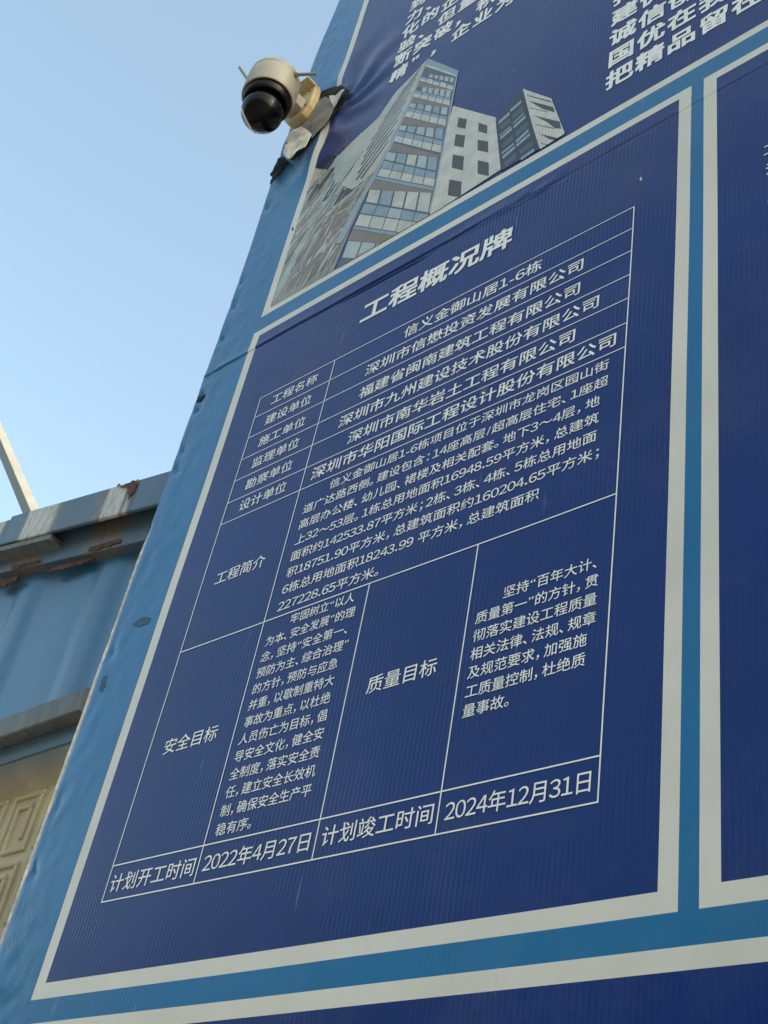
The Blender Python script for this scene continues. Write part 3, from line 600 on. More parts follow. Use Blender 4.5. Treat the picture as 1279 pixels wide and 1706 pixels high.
 ('lightt', [(-1.4397,2.2575),(-1.4386,2.256),(-1.4464,2.2334),(-1.4568,2.2129),(-1.4494,2.2364)]),
 ('brown', [(-1.4667,2.0849),(-1.4648,2.0824),(-1.4713,2.0642),(-1.4823,2.0492),(-1.4765,2.0689)]),
 ('gray', [(-1.4868,2.2381),(-1.485,2.2357),(-1.5098,2.1879),(-1.5386,2.1435),(-1.5148,2.1925)]),
 ('gray', [(-1.4652,2.1687),(-1.4638,2.1669),(-1.4854,2.1303),(-1.5103,2.0964),(-1.4893,2.1339)]),
 ('brown2', [(-1.3615,2.3544),(-1.3611,2.3537),(-1.3803,2.3318),(-1.4007,2.3109),(-1.3816,2.3332)]),
 ('gray', [(-1.5139,2.3773),(-1.5132,2.3762),(-1.5391,2.3486),(-1.5669,2.3224),(-1.5413,2.3507)]),
 ('brown', [(-1.4987,2.3963),(-1.4973,2.3943),(-1.5272,2.3587),(-1.5603,2.3257),(-1.531,2.3625)]),
 ('gray', [(-1.446,2.1771),(-1.4448,2.1755),(-1.4537,2.1539),(-1.4652,2.1344),(-1.4568,2.1569)]),
 ('brown', [(-1.3883,2.074),(-1.3872,2.0726),(-1.4007,2.0178),(-1.4164,1.9659),(-1.4037,2.0205)]),
 ('brown2', [(-1.4528,2.235),(-1.4517,2.2335),(-1.4595,2.2109),(-1.4699,2.1905),(-1.4625,2.2138)]),
 ('gray', [(-1.4979,2.2005),(-1.4968,2.1991),(-1.5051,2.1744),(-1.5157,2.1516),(-1.5079,2.177)]),
 ('brown', [(-1.5052,2.3297),(-1.5034,2.3272),(-1.533,2.2826),(-1.5662,2.2422),(-1.5662,2.2425),(-1.538,2.2874)]),
 ('gray', [(-1.4393,2.0994),(-1.4383,2.098),(-1.4535,2.0646),(-1.4712,2.0332),(-1.4565,2.0673)]),
 ('gray', [(-1.5526,2.2979),(-1.5509,2.2957),(-1.5608,2.2635),(-1.5663,2.2516),(-1.5664,2.2633),(-1.5653,2.2677)]),
 ('gray', [(-1.4168,2.1766),(-1.415,2.1742),(-1.4315,2.1451),(-1.4521,2.1192),(-1.4364,2.1497)]),
 ('gray', [(-1.3686,2.221),(-1.3671,2.2189),(-1.3799,2.205),(-1.3962,2.1937),(-1.384,2.2091)]),
 ('gray', [(-1.3736,2.2837),(-1.3726,2.2821),(-1.3955,2.2461),(-1.4209,2.2123),(-1.3985,2.2491)]),
 ('brown', [(-1.4786,2.0835),(-1.4772,2.0818),(-1.4883,2.0422),(-1.5025,2.0052),(-1.4921,2.0454)]),
 ('gray', [(-1.4162,2.1752),(-1.4151,2.1737),(-1.4326,2.1413),(-1.4527,2.111),(-1.4358,2.1443)]),
 ('brown', [(-1.5332,2.1386),(-1.5322,2.1372),(-1.5416,2.1023),(-1.5535,2.0694),(-1.5446,2.1049)]),
 ('brown', [(-1.4373,2.1864),(-1.4355,2.184),(-1.4534,2.1379),(-1.4753,2.0954),(-1.4584,2.1426)]),
 ('brown', [(-1.5588,2.1636),(-1.5572,2.1615),(-1.5649,2.1324),(-1.5651,2.1469)]),
 ('pale', [(-1.5278,2.1183),(-1.5268,2.1171),(-1.5363,2.0813),(-1.548,2.0475),(-1.5391,2.0837)]),
 ('pale', [(-1.3495,2.2453),(-1.3481,2.2434),(-1.3636,2.216),(-1.3823,2.1913),(-1.3674,2.2198)]),
 ('pale', [(-1.3928,2.0215),(-1.3907,2.0187),(-1.4,1.9955),(-1.4143,1.9757),(-1.4058,2.0007)]),
 ('lightt', [(-1.5278,2.309),(-1.5264,2.3071),(-1.5374,2.2905),(-1.5517,2.2764),(-1.5413,2.2942)]),
 ('brown2', [(-1.4359,1.9842),(-1.4341,1.982),(-1.4479,1.9536),(-1.4659,1.928),(-1.4528,1.9577)]),
 ('brown', [(-1.3788,2.2035),(-1.378,2.2024),(-1.4023,2.1765),(-1.4284,2.1521),(-1.4045,2.1786)]),
 ('pale', [(-1.3805,2.2297),(-1.3794,2.2281),(-1.3892,2.2004),(-1.4016,2.1749),(-1.3923,2.2034)]),
 ('gray', [(-1.4868,2.0598),(-1.4842,2.0566),(-1.4979,2.0206),(-1.5177,1.989),(-1.5051,2.0268)]),
 ('brown', [(-1.4791,2.0458),(-1.4774,2.0436),(-1.4831,2.0158),(-1.493,1.9911),(-1.488,2.02)]),
 ('gray', [(-1.4232,2.4047),(-1.4222,2.4032),(-1.4401,2.3894),(-1.4604,2.3776),(-1.4429,2.3924)]),
 ('brown', [(-1.4407,2.3059),(-1.4391,2.3036),(-1.4561,2.2595),(-1.4767,2.2188),(-1.4605,2.2638)]),
 ('pale', [(-1.3632,2.1239),(-1.362,2.1222),(-1.3739,2.0851),(-1.3887,2.0505),(-1.3774,2.0884)]),
 ('gray', [(-1.4083,2.1511),(-1.4064,2.1484),(-1.4221,2.1078),(-1.4422,2.0709),(-1.4274,2.1128)]),
 ('gray', [(-1.454,2.3301),(-1.4534,2.3293),(-1.4724,2.2964),(-1.4926,2.2646),(-1.4739,2.2979)]),
 ('lightt', [(-1.4709,2.2511),(-1.4697,2.2495),(-1.4853,2.2312),(-1.5038,2.215),(-1.4886,2.2344)]),
 ('gray', [(-1.4077,2.2889),(-1.4072,2.2882),(-1.4319,2.2506),(-1.4577,2.2141),(-1.4333,2.252)]),
 ('pale', [(-1.4352,2.3037),(-1.4345,2.3027),(-1.4456,2.2776),(-1.4584,2.2539),(-1.4476,2.2795)]),
 ('gray', [(-1.3779,2.1754),(-1.3772,2.1744),(-1.3913,2.1485),(-1.4072,2.124),(-1.3934,2.1504)]),
 ('gray', [(-1.485,2.117),(-1.4841,2.1159),(-1.4976,2.0913),(-1.5132,2.0684),(-1.5001,2.0936)]),
 ('brown', [(-1.5272,2.3323),(-1.5262,2.331),(-1.5389,2.2917),(-1.5537,2.2546),(-1.5416,2.2943)]),
 ('pale', [(-1.542,2.3453),(-1.5403,2.343),(-1.5474,2.3199),(-1.5585,2.2999),(-1.5521,2.3243)]),
 ('brown', [(-1.384,2.0043),(-1.3819,2.0015),(-1.3966,1.9404),(-1.4011,1.9272),(-1.4065,1.9271),(-1.4024,1.9455)]),
 ('brown', [(-1.4896,2.2578),(-1.4881,2.2556),(-1.5063,2.2237),(-1.5282,2.1946),(-1.5107,2.2278)]),
 ('gray', [(-1.4401,1.9762),(-1.4392,1.9751),(-1.4502,1.9287),(-1.4508,1.9266),(-1.4535,1.9265),(-1.4526,1.9308)]),
 ('pale', [(-1.4305,2.0941),(-1.429,2.0921),(-1.4394,2.0518),(-1.4532,2.0145),(-1.4435,2.0555)]),
 ('pale', [(-1.4044,2.3458),(-1.4039,2.345),(-1.4368,2.2948),(-1.4706,2.246),(-1.4382,2.2963)]),
 ('lightt', [(-1.4817,2.2821),(-1.4803,2.2802),(-1.4976,2.2541),(-1.5182,2.2305),(-1.5015,2.2578)]),
 ('brown', [(-1.4722,2.355),(-1.4706,2.3527),(-1.4838,2.3377),(-1.5009,2.3256),(-1.4883,2.3421)]),
 ('pale', [(-1.375,2.1644),(-1.3739,2.1629),(-1.3856,2.1353),(-1.3998,2.1098),(-1.3886,2.1382)]),
 ('gray', [(-1.537,2.3291),(-1.5354,2.327),(-1.547,2.3019),(-1.5621,2.2796),(-1.5512,2.306)]),
 ('gray', [(-1.4897,1.9271),(-1.4888,1.9261),(-1.4903,1.9261)]),
 ('gray', [(-1.5335,2.1577),(-1.5314,2.1549),(-1.5435,2.1325),(-1.5606,2.1137),(-1.5494,2.1378)]),
 ('brown', [(-1.5274,2.1908),(-1.5261,2.1892),(-1.5357,2.1664),(-1.5482,2.1458),(-1.5391,2.1695)]),
 ('pale', [(-1.4423,2.4133),(-1.4414,2.4119),(-1.4563,2.3802),(-1.4734,2.3505),(-1.4589,2.3829)]),
 ('gray', [(-1.489,2.1301),(-1.4877,2.1284),(-1.4938,2.106),(-1.5029,2.0859),(-1.4973,2.1093)]),
 ('gray', [(-1.3594,2.2441),(-1.3587,2.2432),(-1.391,2.2114),(-1.4249,2.1809),(-1.3929,2.2133)]),
 ('gray', [(-1.5107,2.0992),(-1.5084,2.0963),(-1.5115,2.0727),(-1.52,2.0529),(-1.5178,2.0782)]),
 ('pale', [(-1.4242,2.2935),(-1.4231,2.2919),(-1.4399,2.2521),(-1.459,2.2146),(-1.4428,2.2551)]),
 ('pale', [(-1.4354,2.3437),(-1.434,2.3417),(-1.458,2.2964),(-1.4852,2.254),(-1.4619,2.3002)]),
 ('lightt', [(-1.3707,2.0987),(-1.3693,2.0969),(-1.3804,2.061),(-1.3945,2.0278),(-1.3841,2.0645)]),
 ('pale', [(-1.2585,2.6039),(-1.2629,2.5864),(-1.2902,2.4158),(-1.3088,2.3333),(-1.3281,2.232),(-1.4006,2.2141),(-1.4421,2.2603),(-1.4127,2.3288),(-1.3975,2.3555),(-1.4886,2.409),(-1.381,2.4739),(-1.3397,2.5419)]),
 ('lightt', [(-1.4076,2.3991),(-1.4013,2.3585),(-1.4207,2.3235),(-1.4546,2.2736),(-1.4787,2.3071),(-1.4954,2.4104)]),
 ('brown2', [(-1.2761,2.5903),(-1.274,2.587),(-1.3257,2.5109),(-1.3276,2.5141)]),
 ('slate', [(-1.278,2.5791),(-1.2758,2.5756),(-1.3411,2.4789),(-1.3434,2.4827)]),
 ('brown2', [(-1.2806,2.5644),(-1.2783,2.5604),(-1.3551,2.4454),(-1.358,2.4501)]),
 ('slate', [(-1.2838,2.5461),(-1.2815,2.5421),(-1.3672,2.4142),(-1.3701,2.4188)]),
 ('brown2', [(-1.2876,2.5242),(-1.2853,2.52),(-1.3794,2.3793),(-1.3826,2.3843)]),
 ('slate', [(-1.292,2.499),(-1.2896,2.4943),(-1.3871,2.3474),(-1.3911,2.3533)]),
 ('brown2', [(-1.2969,2.4704),(-1.2944,2.4653),(-1.3894,2.3212),(-1.394,2.3281)]),
 ('slate', [(-1.3025,2.4386),(-1.2999,2.4331),(-1.3907,2.2941),(-1.3959,2.3018)]),
 ('brown2', [(-1.3085,2.4037),(-1.306,2.3983),(-1.3932,2.2649),(-1.3983,2.2725)]),
 ('slate', [(-1.3145,2.3692),(-1.3119,2.3635),(-1.392,2.2394),(-1.3978,2.2478)]),
 ('brown2', [(-1.321,2.3318),(-1.3183,2.3257),(-1.3768,2.2322),(-1.3831,2.2415)]),
 ('slate', [(-1.2593,2.5917),(-1.1482,2.4513),(-1.1443,2.3158),(-1.1398,2.1366),(-1.1345,2.0087),(-1.1326,1.9305),(-1.3677,1.9276),(-1.3712,1.9299),(-1.3567,2.0552),(-1.3297,2.2258),(-1.2902,2.4158),(-1.2673,2.5372)]),
 ('glass', [(-1.259,2.6065),(-1.1449,2.4482),(-1.1454,2.4285),(-1.2592,2.583)]),
 ('white', [(-1.2581,2.5802),(-1.1485,2.4342),(-1.1486,2.4279),(-1.2587,2.5717)]),
 ('pane', [(-1.2372,2.5195),(-1.2243,2.5053),(-1.2249,2.4924),(-1.238,2.5077)]),
 ('pane', [(-1.2188,2.4992),(-1.2061,2.4852),(-1.2065,2.4708),(-1.2194,2.4859)]),
 ('pane', [(-1.2008,2.4793),(-1.1883,2.4656),(-1.1885,2.4496),(-1.2011,2.4644)]),
 ('pane', [(-1.183,2.4597),(-1.1707,2.4462),(-1.1707,2.4288),(-1.1831,2.4433)]),
 ('pane', [(-1.1655,2.4404),(-1.1534,2.4271),(-1.1532,2.4083),(-1.1654,2.4226)]),
 ('glass', [(-1.2658,2.5354),(-1.244,2.5089),(-1.2453,2.5018),(-1.2675,2.5285)]),
 ('white', [(-1.241,2.5054),(-1.2197,2.4795),(-1.2206,2.4722),(-1.2423,2.4982)]),
 ('glass', [(-1.2168,2.476),(-1.1959,2.4508),(-1.1965,2.4432),(-1.2177,2.4686)]),
 ('white', [(-1.1931,2.4474),(-1.1727,2.4227),(-1.1729,2.4148),(-1.1936,2.4397)]),
 ('glass', [(-1.17,2.4194),(-1.1501,2.3952),(-1.1499,2.3872),(-1.1701,2.4115)]),
 ('white', [(-1.268,2.5299),(-1.2453,2.5028),(-1.2458,2.4944),(-1.2687,2.5225)]),
 ('white', [(-1.2428,2.4998),(-1.2206,2.4734),(-1.2209,2.4639),(-1.2432,2.4913)]),
 ('white', [(-1.2182,2.4705),(-1.1966,2.4447),(-1.1966,2.4342),(-1.2184,2.4609)]),
 ('white', [(-1.1942,2.4419),(-1.173,2.4166),(-1.1729,2.4051),(-1.1942,2.4312)]),
 ('white', [(-1.1707,2.4139),(-1.15,2.3892),(-1.1497,2.3767),(-1.1705,2.4022)]),
 ('brown', [(-1.2721,2.5226),(-1.1489,2.374),(-1.1497,2.3689),(-1.2745,2.504)]),
 ('pane', [(-1.2492,2.478),(-1.2342,2.4622),(-1.235,2.4441),(-1.2505,2.4621)]),
 ('pane', [(-1.2284,2.4561),(-1.2136,2.4407),(-1.2138,2.4196),(-1.229,2.4372)]),
 ('pane', [(-1.2079,2.4347),(-1.1934,2.4195),(-1.1929,2.3955),(-1.2079,2.4128)]),
 ('pane', [(-1.1878,2.4136),(-1.1735,2.3987),(-1.1725,2.3719),(-1.1872,2.3889)]),
 ('pane', [(-1.168,2.3929),(-1.154,2.3783),(-1.1525,2.3488),(-1.1669,2.3654)]),
 ('glass', [(-1.271,2.4838),(-1.2481,2.4573),(-1.2495,2.4464),(-1.2728,2.473)]),
 ('glass', [(-1.245,2.4537),(-1.2227,2.4278),(-1.2236,2.4169),(-1.2463,2.4428)]),
 ('glass', [(-1.2197,2.4243),(-1.1979,2.399),(-1.1983,2.388),(-1.2205,2.4134)]),
 ('glass', [(-1.195,2.3956),(-1.1737,2.3709),(-1.1737,2.3598),(-1.1953,2.3846)]),
 ('glass', [(-1.1708,2.3676),(-1.15,2.3435),(-1.1496,2.3323),(-1.1707,2.3565)]),
 ('white', [(-1.2739,2.475),(-1.25,2.4479),(-1.2515,2.4354),(-1.2762,2.4639)]),
 ('white', [(-1.2474,2.4449),(-1.224,2.4185),(-1.2247,2.4046),(-1.2488,2.4323)]),
 ('white', [(-1.2215,2.4156),(-1.1987,2.3897),(-1.1986,2.3745),(-1.2221,2.4015)]),
 ('white', [(-1.1962,2.3869),(-1.1739,2.3617),(-1.173,2.3451),(-1.196,2.3715)]),
 ('white', [(-1.1714,2.3589),(-1.1497,2.3343),(-1.1482,2.3165),(-1.1705,2.3422)]),
 ('brown', [(-1.2782,2.464),(-1.1473,2.3138),(-1.1485,2.3081),(-1.2827,2.4455)]),
 ('pane', [(-1.2786,2.4395),(-1.2576,2.4182),(-1.2587,2.4025),(-1.2805,2.4266)]),
 ('glass', [(-1.2507,2.4113),(-1.2302,2.3905),(-1.2303,2.371),(-1.2516,2.3945)]),
 ('pane', [(-1.2234,2.3837),(-1.2034,2.3635),(-1.2027,2.3403),(-1.2234,2.3633)]),
 ('glass', [(-1.1968,2.3568),(-1.1772,2.337),(-1.1757,2.3105),(-1.1959,2.3328)]),
 ('pane', [(-1.1708,2.3305),(-1.1517,2.3112),(-1.1494,2.2813),(-1.1691,2.3031)]),
 ('glass', [(-1.2829,2.4267),(-1.2566,2.3968),(-1.2587,2.3837),(-1.2856,2.4134)]),
 ('glass', [(-1.2537,2.3936),(-1.228,2.3645),(-1.2297,2.3516),(-1.2558,2.3805)]),
 ('glass', [(-1.2252,2.3613),(-1.2003,2.3329),(-1.2014,2.3203),(-1.2268,2.3484)]),
 ('glass', [(-1.1976,2.3298),(-1.1733,2.3022),(-1.1739,2.2898),(-1.1986,2.3172)]),
 ('glass', [(-1.1706,2.2992),(-1.1469,2.2723),(-1.1471,2.2601),(-1.1712,2.2868)]),
 ('white', [(-1.2861,2.4152),(-1.2587,2.385),(-1.2618,2.3674),(-1.2902,2.3988)]),
 ('white', [(-1.2564,2.3824),(-1.2297,2.353),(-1.2317,2.3341),(-1.2593,2.3647)]),
 ('white', [(-1.2274,2.3505),(-1.2015,2.3219),(-1.2024,2.3018),(-1.2293,2.3315)]),
 ('white', [(-1.1993,2.3194),(-1.174,2.2916),(-1.1739,2.2703),(-1.2001,2.2992)]),
 ('white', [(-1.1718,2.2892),(-1.1472,2.262),(-1.1462,2.2397),(-1.1716,2.2679)]),
 ('brown', [(-1.2925,2.3979),(-1.1452,2.236),(-1.1471,2.2314),(-1.2982,2.3751)]),
 ('pane', [(-1.2958,2.3689),(-1.2703,2.345),(-1.2724,2.3268),(-1.2996,2.3559)]),
 ('glass', [(-1.264,2.3391),(-1.2391,2.3158),(-1.2394,2.2913),(-1.2657,2.3196)]),
 ('pane', [(-1.2329,2.3101),(-1.2087,2.2875),(-1.2073,2.257),(-1.2329,2.2844)]),
 ('pane', [(-1.2027,2.2819),(-1.1791,2.2598),(-1.1762,2.2237),(-1.201,2.2502)]),
 ('glass', [(-1.1733,2.2544),(-1.1503,2.2329),(-1.146,2.1913),(-1.1701,2.2171)]),
 ('glass', [(-1.3026,2.3542),(-1.2711,2.3204),(-1.2722,2.3047),(-1.304,2.3383)]),
 ('glass', [(-1.2684,2.3175),(-1.2378,2.2848),(-1.2386,2.2692),(-1.2694,2.3018)]),
 ('glass', [(-1.2352,2.282),(-1.2055,2.2502),(-1.206,2.2347),(-1.2359,2.2664)]),
 ('glass', [(-1.203,2.2475),(-1.1742,2.2166),(-1.1743,2.2013),(-1.2034,2.232)]),
 ('glass', [(-1.1718,2.214),(-1.1438,2.1841),(-1.1436,2.1689),(-1.1719,2.1987)]),
 ('white', [(-1.304,2.3368),(-1.2721,2.303),(-1.273,2.2828),(-1.3057,2.3181)]),
 ('white', [(-1.2693,2.3001),(-1.2384,2.2674),(-1.2386,2.2457),(-1.2702,2.2798)]),
 ('white', [(-1.2357,2.2646),(-1.2057,2.2329),(-1.2052,2.2098),(-1.2359,2.2428)]),
 ('white', [(-1.2032,2.2301),(-1.174,2.1994),(-1.1729,2.1749),(-1.2026,2.2069)]),
 ('white', [(-1.1716,2.1967),(-1.1433,2.1669),(-1.1416,2.1411),(-1.1704,2.1722)]),
 ('brown', [(-1.3102,2.3145),(-1.142,2.1341),(-1.1446,2.1292),(-1.3152,2.287)]),
 ('pane', [(-1.3123,2.2806),(-1.282,2.253),(-1.2824,2.2235),(-1.314,2.2557)]),
 ('glass', [(-1.2763,2.2478),(-1.2468,2.2209),(-1.246,2.1862),(-1.2765,2.2174)]),
 ('pane2', [(-1.2413,2.2159),(-1.2127,2.1899),(-1.2108,2.1502),(-1.2403,2.1804)]),
 ('pane', [(-1.2073,2.185),(-1.1796,2.1597),(-1.1767,2.1153),(-1.2052,2.1445)]),
 ('glass', [(-1.1744,2.1549),(-1.1474,2.1304),(-1.1437,2.0816),(-1.1713,2.1099)]),
 ('glass', [(-1.3163,2.2527),(-1.2816,2.2172),(-1.2832,2.1941),(-1.3188,2.2295)]),
 ('glass', [(-1.2786,2.2141),(-1.2451,2.1798),(-1.2457,2.1569),(-1.2801,2.1911)]),
 ('glass', [(-1.2422,2.1769),(-1.2097,2.1437),(-1.2096,2.121),(-1.2428,2.154)]),
 ('glass', [(-1.207,2.1409),(-1.1756,2.1087),(-1.1745,2.0862),(-1.2067,2.1182)]),
 ('glass', [(-1.1729,2.106),(-1.1425,2.0749),(-1.1407,2.0526),(-1.1718,2.0835)]),
 ('white', [(-1.3188,2.2273),(-1.2828,2.1917),(-1.2888,2.1705),(-1.3267,2.2072)]),
 ('pane2', [(-1.2801,2.1891),(-1.2453,2.1547),(-1.2493,2.1324),(-1.286,2.1678)]),
 ('white', [(-1.2427,2.1522),(-1.2091,2.119),(-1.2113,2.0957),(-1.2466,2.1298)]),
 ('pane2', [(-1.2066,2.1165),(-1.1741,2.0843),(-1.1745,2.0602),(-1.2087,2.0932)]),
 ('white', [(-1.1717,2.082),(-1.1402,2.0509),(-1.139,2.0259),(-1.172,2.0578)]),
 ('glass', [(-1.3298,2.2069),(-1.1377,2.0214),(-1.1368,2.0105),(-1.331,2.1991)]),
 ('brown', [(-1.3317,2.1982),(-1.1371,2.009),(-1.1379,2.0025),(-1.3412,2.1712)]),
 ('pane2', [(-1.3377,2.1665),(-1.3005,2.1362),(-1.301,2.0907),(-1.3393,2.1255)]),
 ('glass', [(-1.2945,2.1314),(-1.2586,2.1021),(-1.2581,2.0517),(-1.2949,2.0852)]),
 ('pane2', [(-1.2529,2.0974),(-1.2182,2.0692),(-1.2168,2.0141),(-1.2522,2.0463)]),
 ('white', [(-1.2127,2.0646),(-1.1792,2.0373),(-1.177,1.9779),(-1.2111,2.0089)]),
 ('pane2', [(-1.1738,2.033),(-1.1414,2.0066),(-1.1386,1.943),(-1.1715,1.9729)]),
 ('glass', [(-1.3421,2.1216),(-1.3,2.0834),(-1.3044,2.0553),(-1.3474,2.0928)]),
 ('glass', [(-1.2974,2.081),(-1.2569,2.0442),(-1.2604,2.0169),(-1.3017,2.053)]),
 ('pane', [(-1.2544,2.0419),(-1.2154,2.0065),(-1.2181,1.98),(-1.2578,2.0147)]),
 ('glass', [(-1.213,2.0043),(-1.1755,1.9702),(-1.1773,1.9444),(-1.2156,1.9778)]),
 ('glass', [(-1.1731,1.968),(-1.137,1.9352),(-1.1372,1.9305),(-1.161,1.9302),(-1.1749,1.9423)]),
 ('white', [(-1.3476,2.0888),(-1.3046,2.0517),(-1.3098,2.0183),(-1.3542,2.0565)]),
 ('pane2', [(-1.3019,2.0493),(-1.2606,2.0136),(-1.2644,1.9793),(-1.307,2.016)]),
 ('white', [(-1.258,2.0113),(-1.2182,1.9769),(-1.2207,1.9417),(-1.2617,1.977)]),
 ('pane2', [(-1.2157,1.9748),(-1.1774,1.9417),(-1.1778,1.93),(-1.2066,1.9296),(-1.2181,1.9395)]),
 ('white', [(-1.175,1.9396),(-1.1641,1.9301),(-1.1753,1.93)]),
 ('glass', [(-1.3567,2.0552),(-1.2103,1.9296),(-1.2206,1.9294),(-1.357,2.0469)]),
 ('brown', [(-1.3572,2.0453),(-1.2224,1.9294),(-1.2561,1.929),(-1.3636,2.0129)]),
 ('pane', [(-1.3607,2.009),(-1.3176,1.9757),(-1.3212,1.9282),(-1.3243,1.9281),(-1.3649,1.9578)]),
 ('pane', [(-1.3129,1.9721),(-1.2715,1.94),(-1.2723,1.9288),(-1.3162,1.9282)]),
 ('pane', [(-1.267,1.9366),(-1.2572,1.929),(-1.2675,1.9289)]),
 ('edge', [(-1.1492,2.4522),(-1.1439,2.4473),(-1.1398,2.308),(-1.1346,2.1324),(-1.1302,2.0104),(-1.1262,1.9335),(-1.1362,1.94),(-1.1354,2.0111),(-1.1398,2.1366),(-1.1446,2.3142)]),
 ('edge', [(-1.2593,2.5917),(-1.2629,2.5864),(-1.2902,2.4158),(-1.3111,2.316),(-1.3464,2.2094),(-1.3756,2.1344),(-1.4019,2.029),(-1.3811,2.0149),(-1.3594,2.1086),(-1.3308,2.2048),(-1.3005,2.3073),(-1.283,2.4096),(-1.2583,2.5778)]),
 ('white', [(-1.136,2.3041),(-1.0042,2.1477),(-0.9672,1.9475),(-1.103,1.9309),(-1.1312,1.9306),(-1.1322,2.0452),(-1.1384,2.2612)]),
 ('win', [(-1.1116,2.2399),(-1.0848,2.2111),(-1.0836,2.1753),(-1.1097,2.2047)]),
 ('win', [(-1.0503,2.1693),(-1.0232,2.1365),(-1.0201,2.1052),(-1.0454,2.1352)]),
 ('win', [(-1.1093,2.1796),(-1.0802,2.1497),(-1.0776,2.1059),(-1.1059,2.1361)]),
 ('win', [(-1.0427,2.1042),(-1.013,2.0743),(-1.0073,2.0328),(-1.037,2.0644)]),
 ('win', [(-1.1044,2.1046),(-1.0712,2.0717),(-1.0657,2.0213),(-1.0987,2.0555)]),
 ('win', [(-1.0317,2.028),(-1.0012,1.9963),(-0.9941,1.948),(-1.0246,1.9789)]),
 ('win', [(-1.0984,2.0178),(-1.0626,1.9829),(-1.0572,1.9315),(-1.0597,1.9315),(-1.094,1.9637)]),
 ('char2', [(-1.0011,2.1419),(-0.9455,2.1957),(-0.9383,2.1663),(-0.8794,1.9423),(-0.9661,1.9423),(-1.0037,2.1374)]),
 ('glass', [(-0.9959,2.1263),(-0.9716,2.139),(-0.9683,2.1272),(-0.9929,2.1148)]),
 ('slate2', [(-0.9905,2.1083),(-0.9671,2.115),(-0.9614,2.0947),(-0.9852,2.0884)]),
 ('glass', [(-0.986,2.0738),(-0.961,2.0834),(-0.9595,2.0782),(-0.9847,2.0688)]),
 ('glass', [(-0.9839,2.0634),(-0.9584,2.0746),(-0.9556,2.0647),(-0.9813,2.0537)]),
 ('slate2', [(-0.9765,2.0359),(-0.9521,2.0478),(-0.9466,2.0283),(-0.9714,2.0169)]),
 ('glass', [(-0.9726,2.0052),(-0.9459,2.0151),(-0.944,2.0082),(-0.9708,1.9985)]),
 ('glass', [(-0.9692,1.9899),(-0.9429,2.0021),(-0.94,1.9918),(-0.9664,1.9799)]),
 ('slate2', [(-0.9615,1.9653),(-0.9377,1.9771),(-0.9324,1.9585),(-0.9567,1.9471)]),
 ('glass', [(-0.9699,2.1443),(-0.9456,2.1557),(-0.9427,2.145),(-0.9673,2.1339)]),
 ('slate2', [(-0.9632,2.1205),(-0.9395,2.1289),(-0.934,2.1085),(-0.9581,2.1006)]),
 ('glass', [(-0.957,2.0888),(-0.9327,2.1031),(-0.9313,2.0979),(-0.9557,2.0837)]),
 ('glass', [(-0.9539,2.0752),(-0.9283,2.0904),(-0.9255,2.0802),(-0.9513,2.0652)]),
 ('slate2', [(-0.9471,2.05),(-0.9209,2.0645),(-0.9155,2.0444),(-0.9421,2.0305)]),
 ('glass', [(-0.9418,2.018),(-0.9153,2.0341),(-0.9126,2.0242),(-0.9393,2.0084)]),
 ('glass', [(-0.9393,2.0034),(-0.9097,2.0167),(-0.9071,2.0069),(-0.9369,1.9938)]),
 ('slate2', [(-0.9287,1.9761),(-0.9019,1.9852),(-0.8969,1.9666),(-0.9241,1.958)]),
 ('glass', [(-0.9226,1.9487),(-0.8944,1.9554),(-0.8916,1.945),(-0.92,1.9385)]),
 ('white', [(-0.9455,2.1957),(-0.8689,2.0933),(-0.8273,1.9489),(-0.8283,1.9447),(-0.8792,1.9401),(-0.906,2.0368)]),
 ('win2', [(-0.9316,2.1614),(-0.8697,2.0863),(-0.8675,2.079),(-0.9303,2.1568)]),
 ('win2', [(-0.9258,2.1371),(-0.8612,2.0583),(-0.8556,2.0362),(-0.8861,2.0735),(-0.9003,2.0957),(-0.9111,2.1129)]),
 ('win2', [(-0.9196,2.1082),(-0.8724,2.0529),(-0.8737,2.052),(-0.9194,2.1058)]),
 ('win2', [(-0.91,2.0747),(-0.8411,1.9944),(-0.8359,1.9673),(-0.8513,1.9823),(-0.8686,2.0136),(-0.8806,2.0322),(-0.8961,2.0551)]),
 ('win2', [(-0.9001,2.0372),(-0.8513,1.9823),(-0.8542,1.9827),(-0.8999,2.0349)]),
 ('win2', [(-0.8886,1.997),(-0.8407,1.9429),(-0.8491,1.9427),(-0.8601,1.9548),(-0.8736,1.9762)]),
 ('win2', [(-0.8798,1.9598),(-0.8631,1.9421),(-0.8637,1.9405),(-0.8796,1.9576)]),
]
bm = bmesh.new(); names = sorted(PIC); depth = 0
for q, (mname, pts_) in enumerate(PICTURE):
    b2 = bmesh.new(); b2.faces.new([b2.verts.new((a, b, 0)) for a, b in pts_])
    bmesh.ops.triangulate(b2, faces=b2.faces)
    for _ in range(7):
        es = [e for e in b2.edges if e.calc_length() > 0.014]
        if not es: break
        bmesh.ops.subdivide_edges(b2, edges=es, cuts=1)
        bmesh.ops.triangulate(b2, faces=[f for f in b2.faces if len(f.verts) > 3])
    vm = {v: bm.verts.new(P(v.co.x, v.co.y, 0.0005 + 0.0000025 * q)) for v in b2.verts}
    for f in b2.faces:
        nf = bm.faces.new([vm[v] for v in f.verts]); nf.material_index = names.index(mname)
    b2.free()
PM = [mat('print_' + n_, PIC[n_], rough=0.35, spec=0.3, mottle=0.16, mscale=26, flute=FL, bump=0.1, bscale=7) for n_ in names]
link('building_picture', bm, PM, Cp, smooth=True)

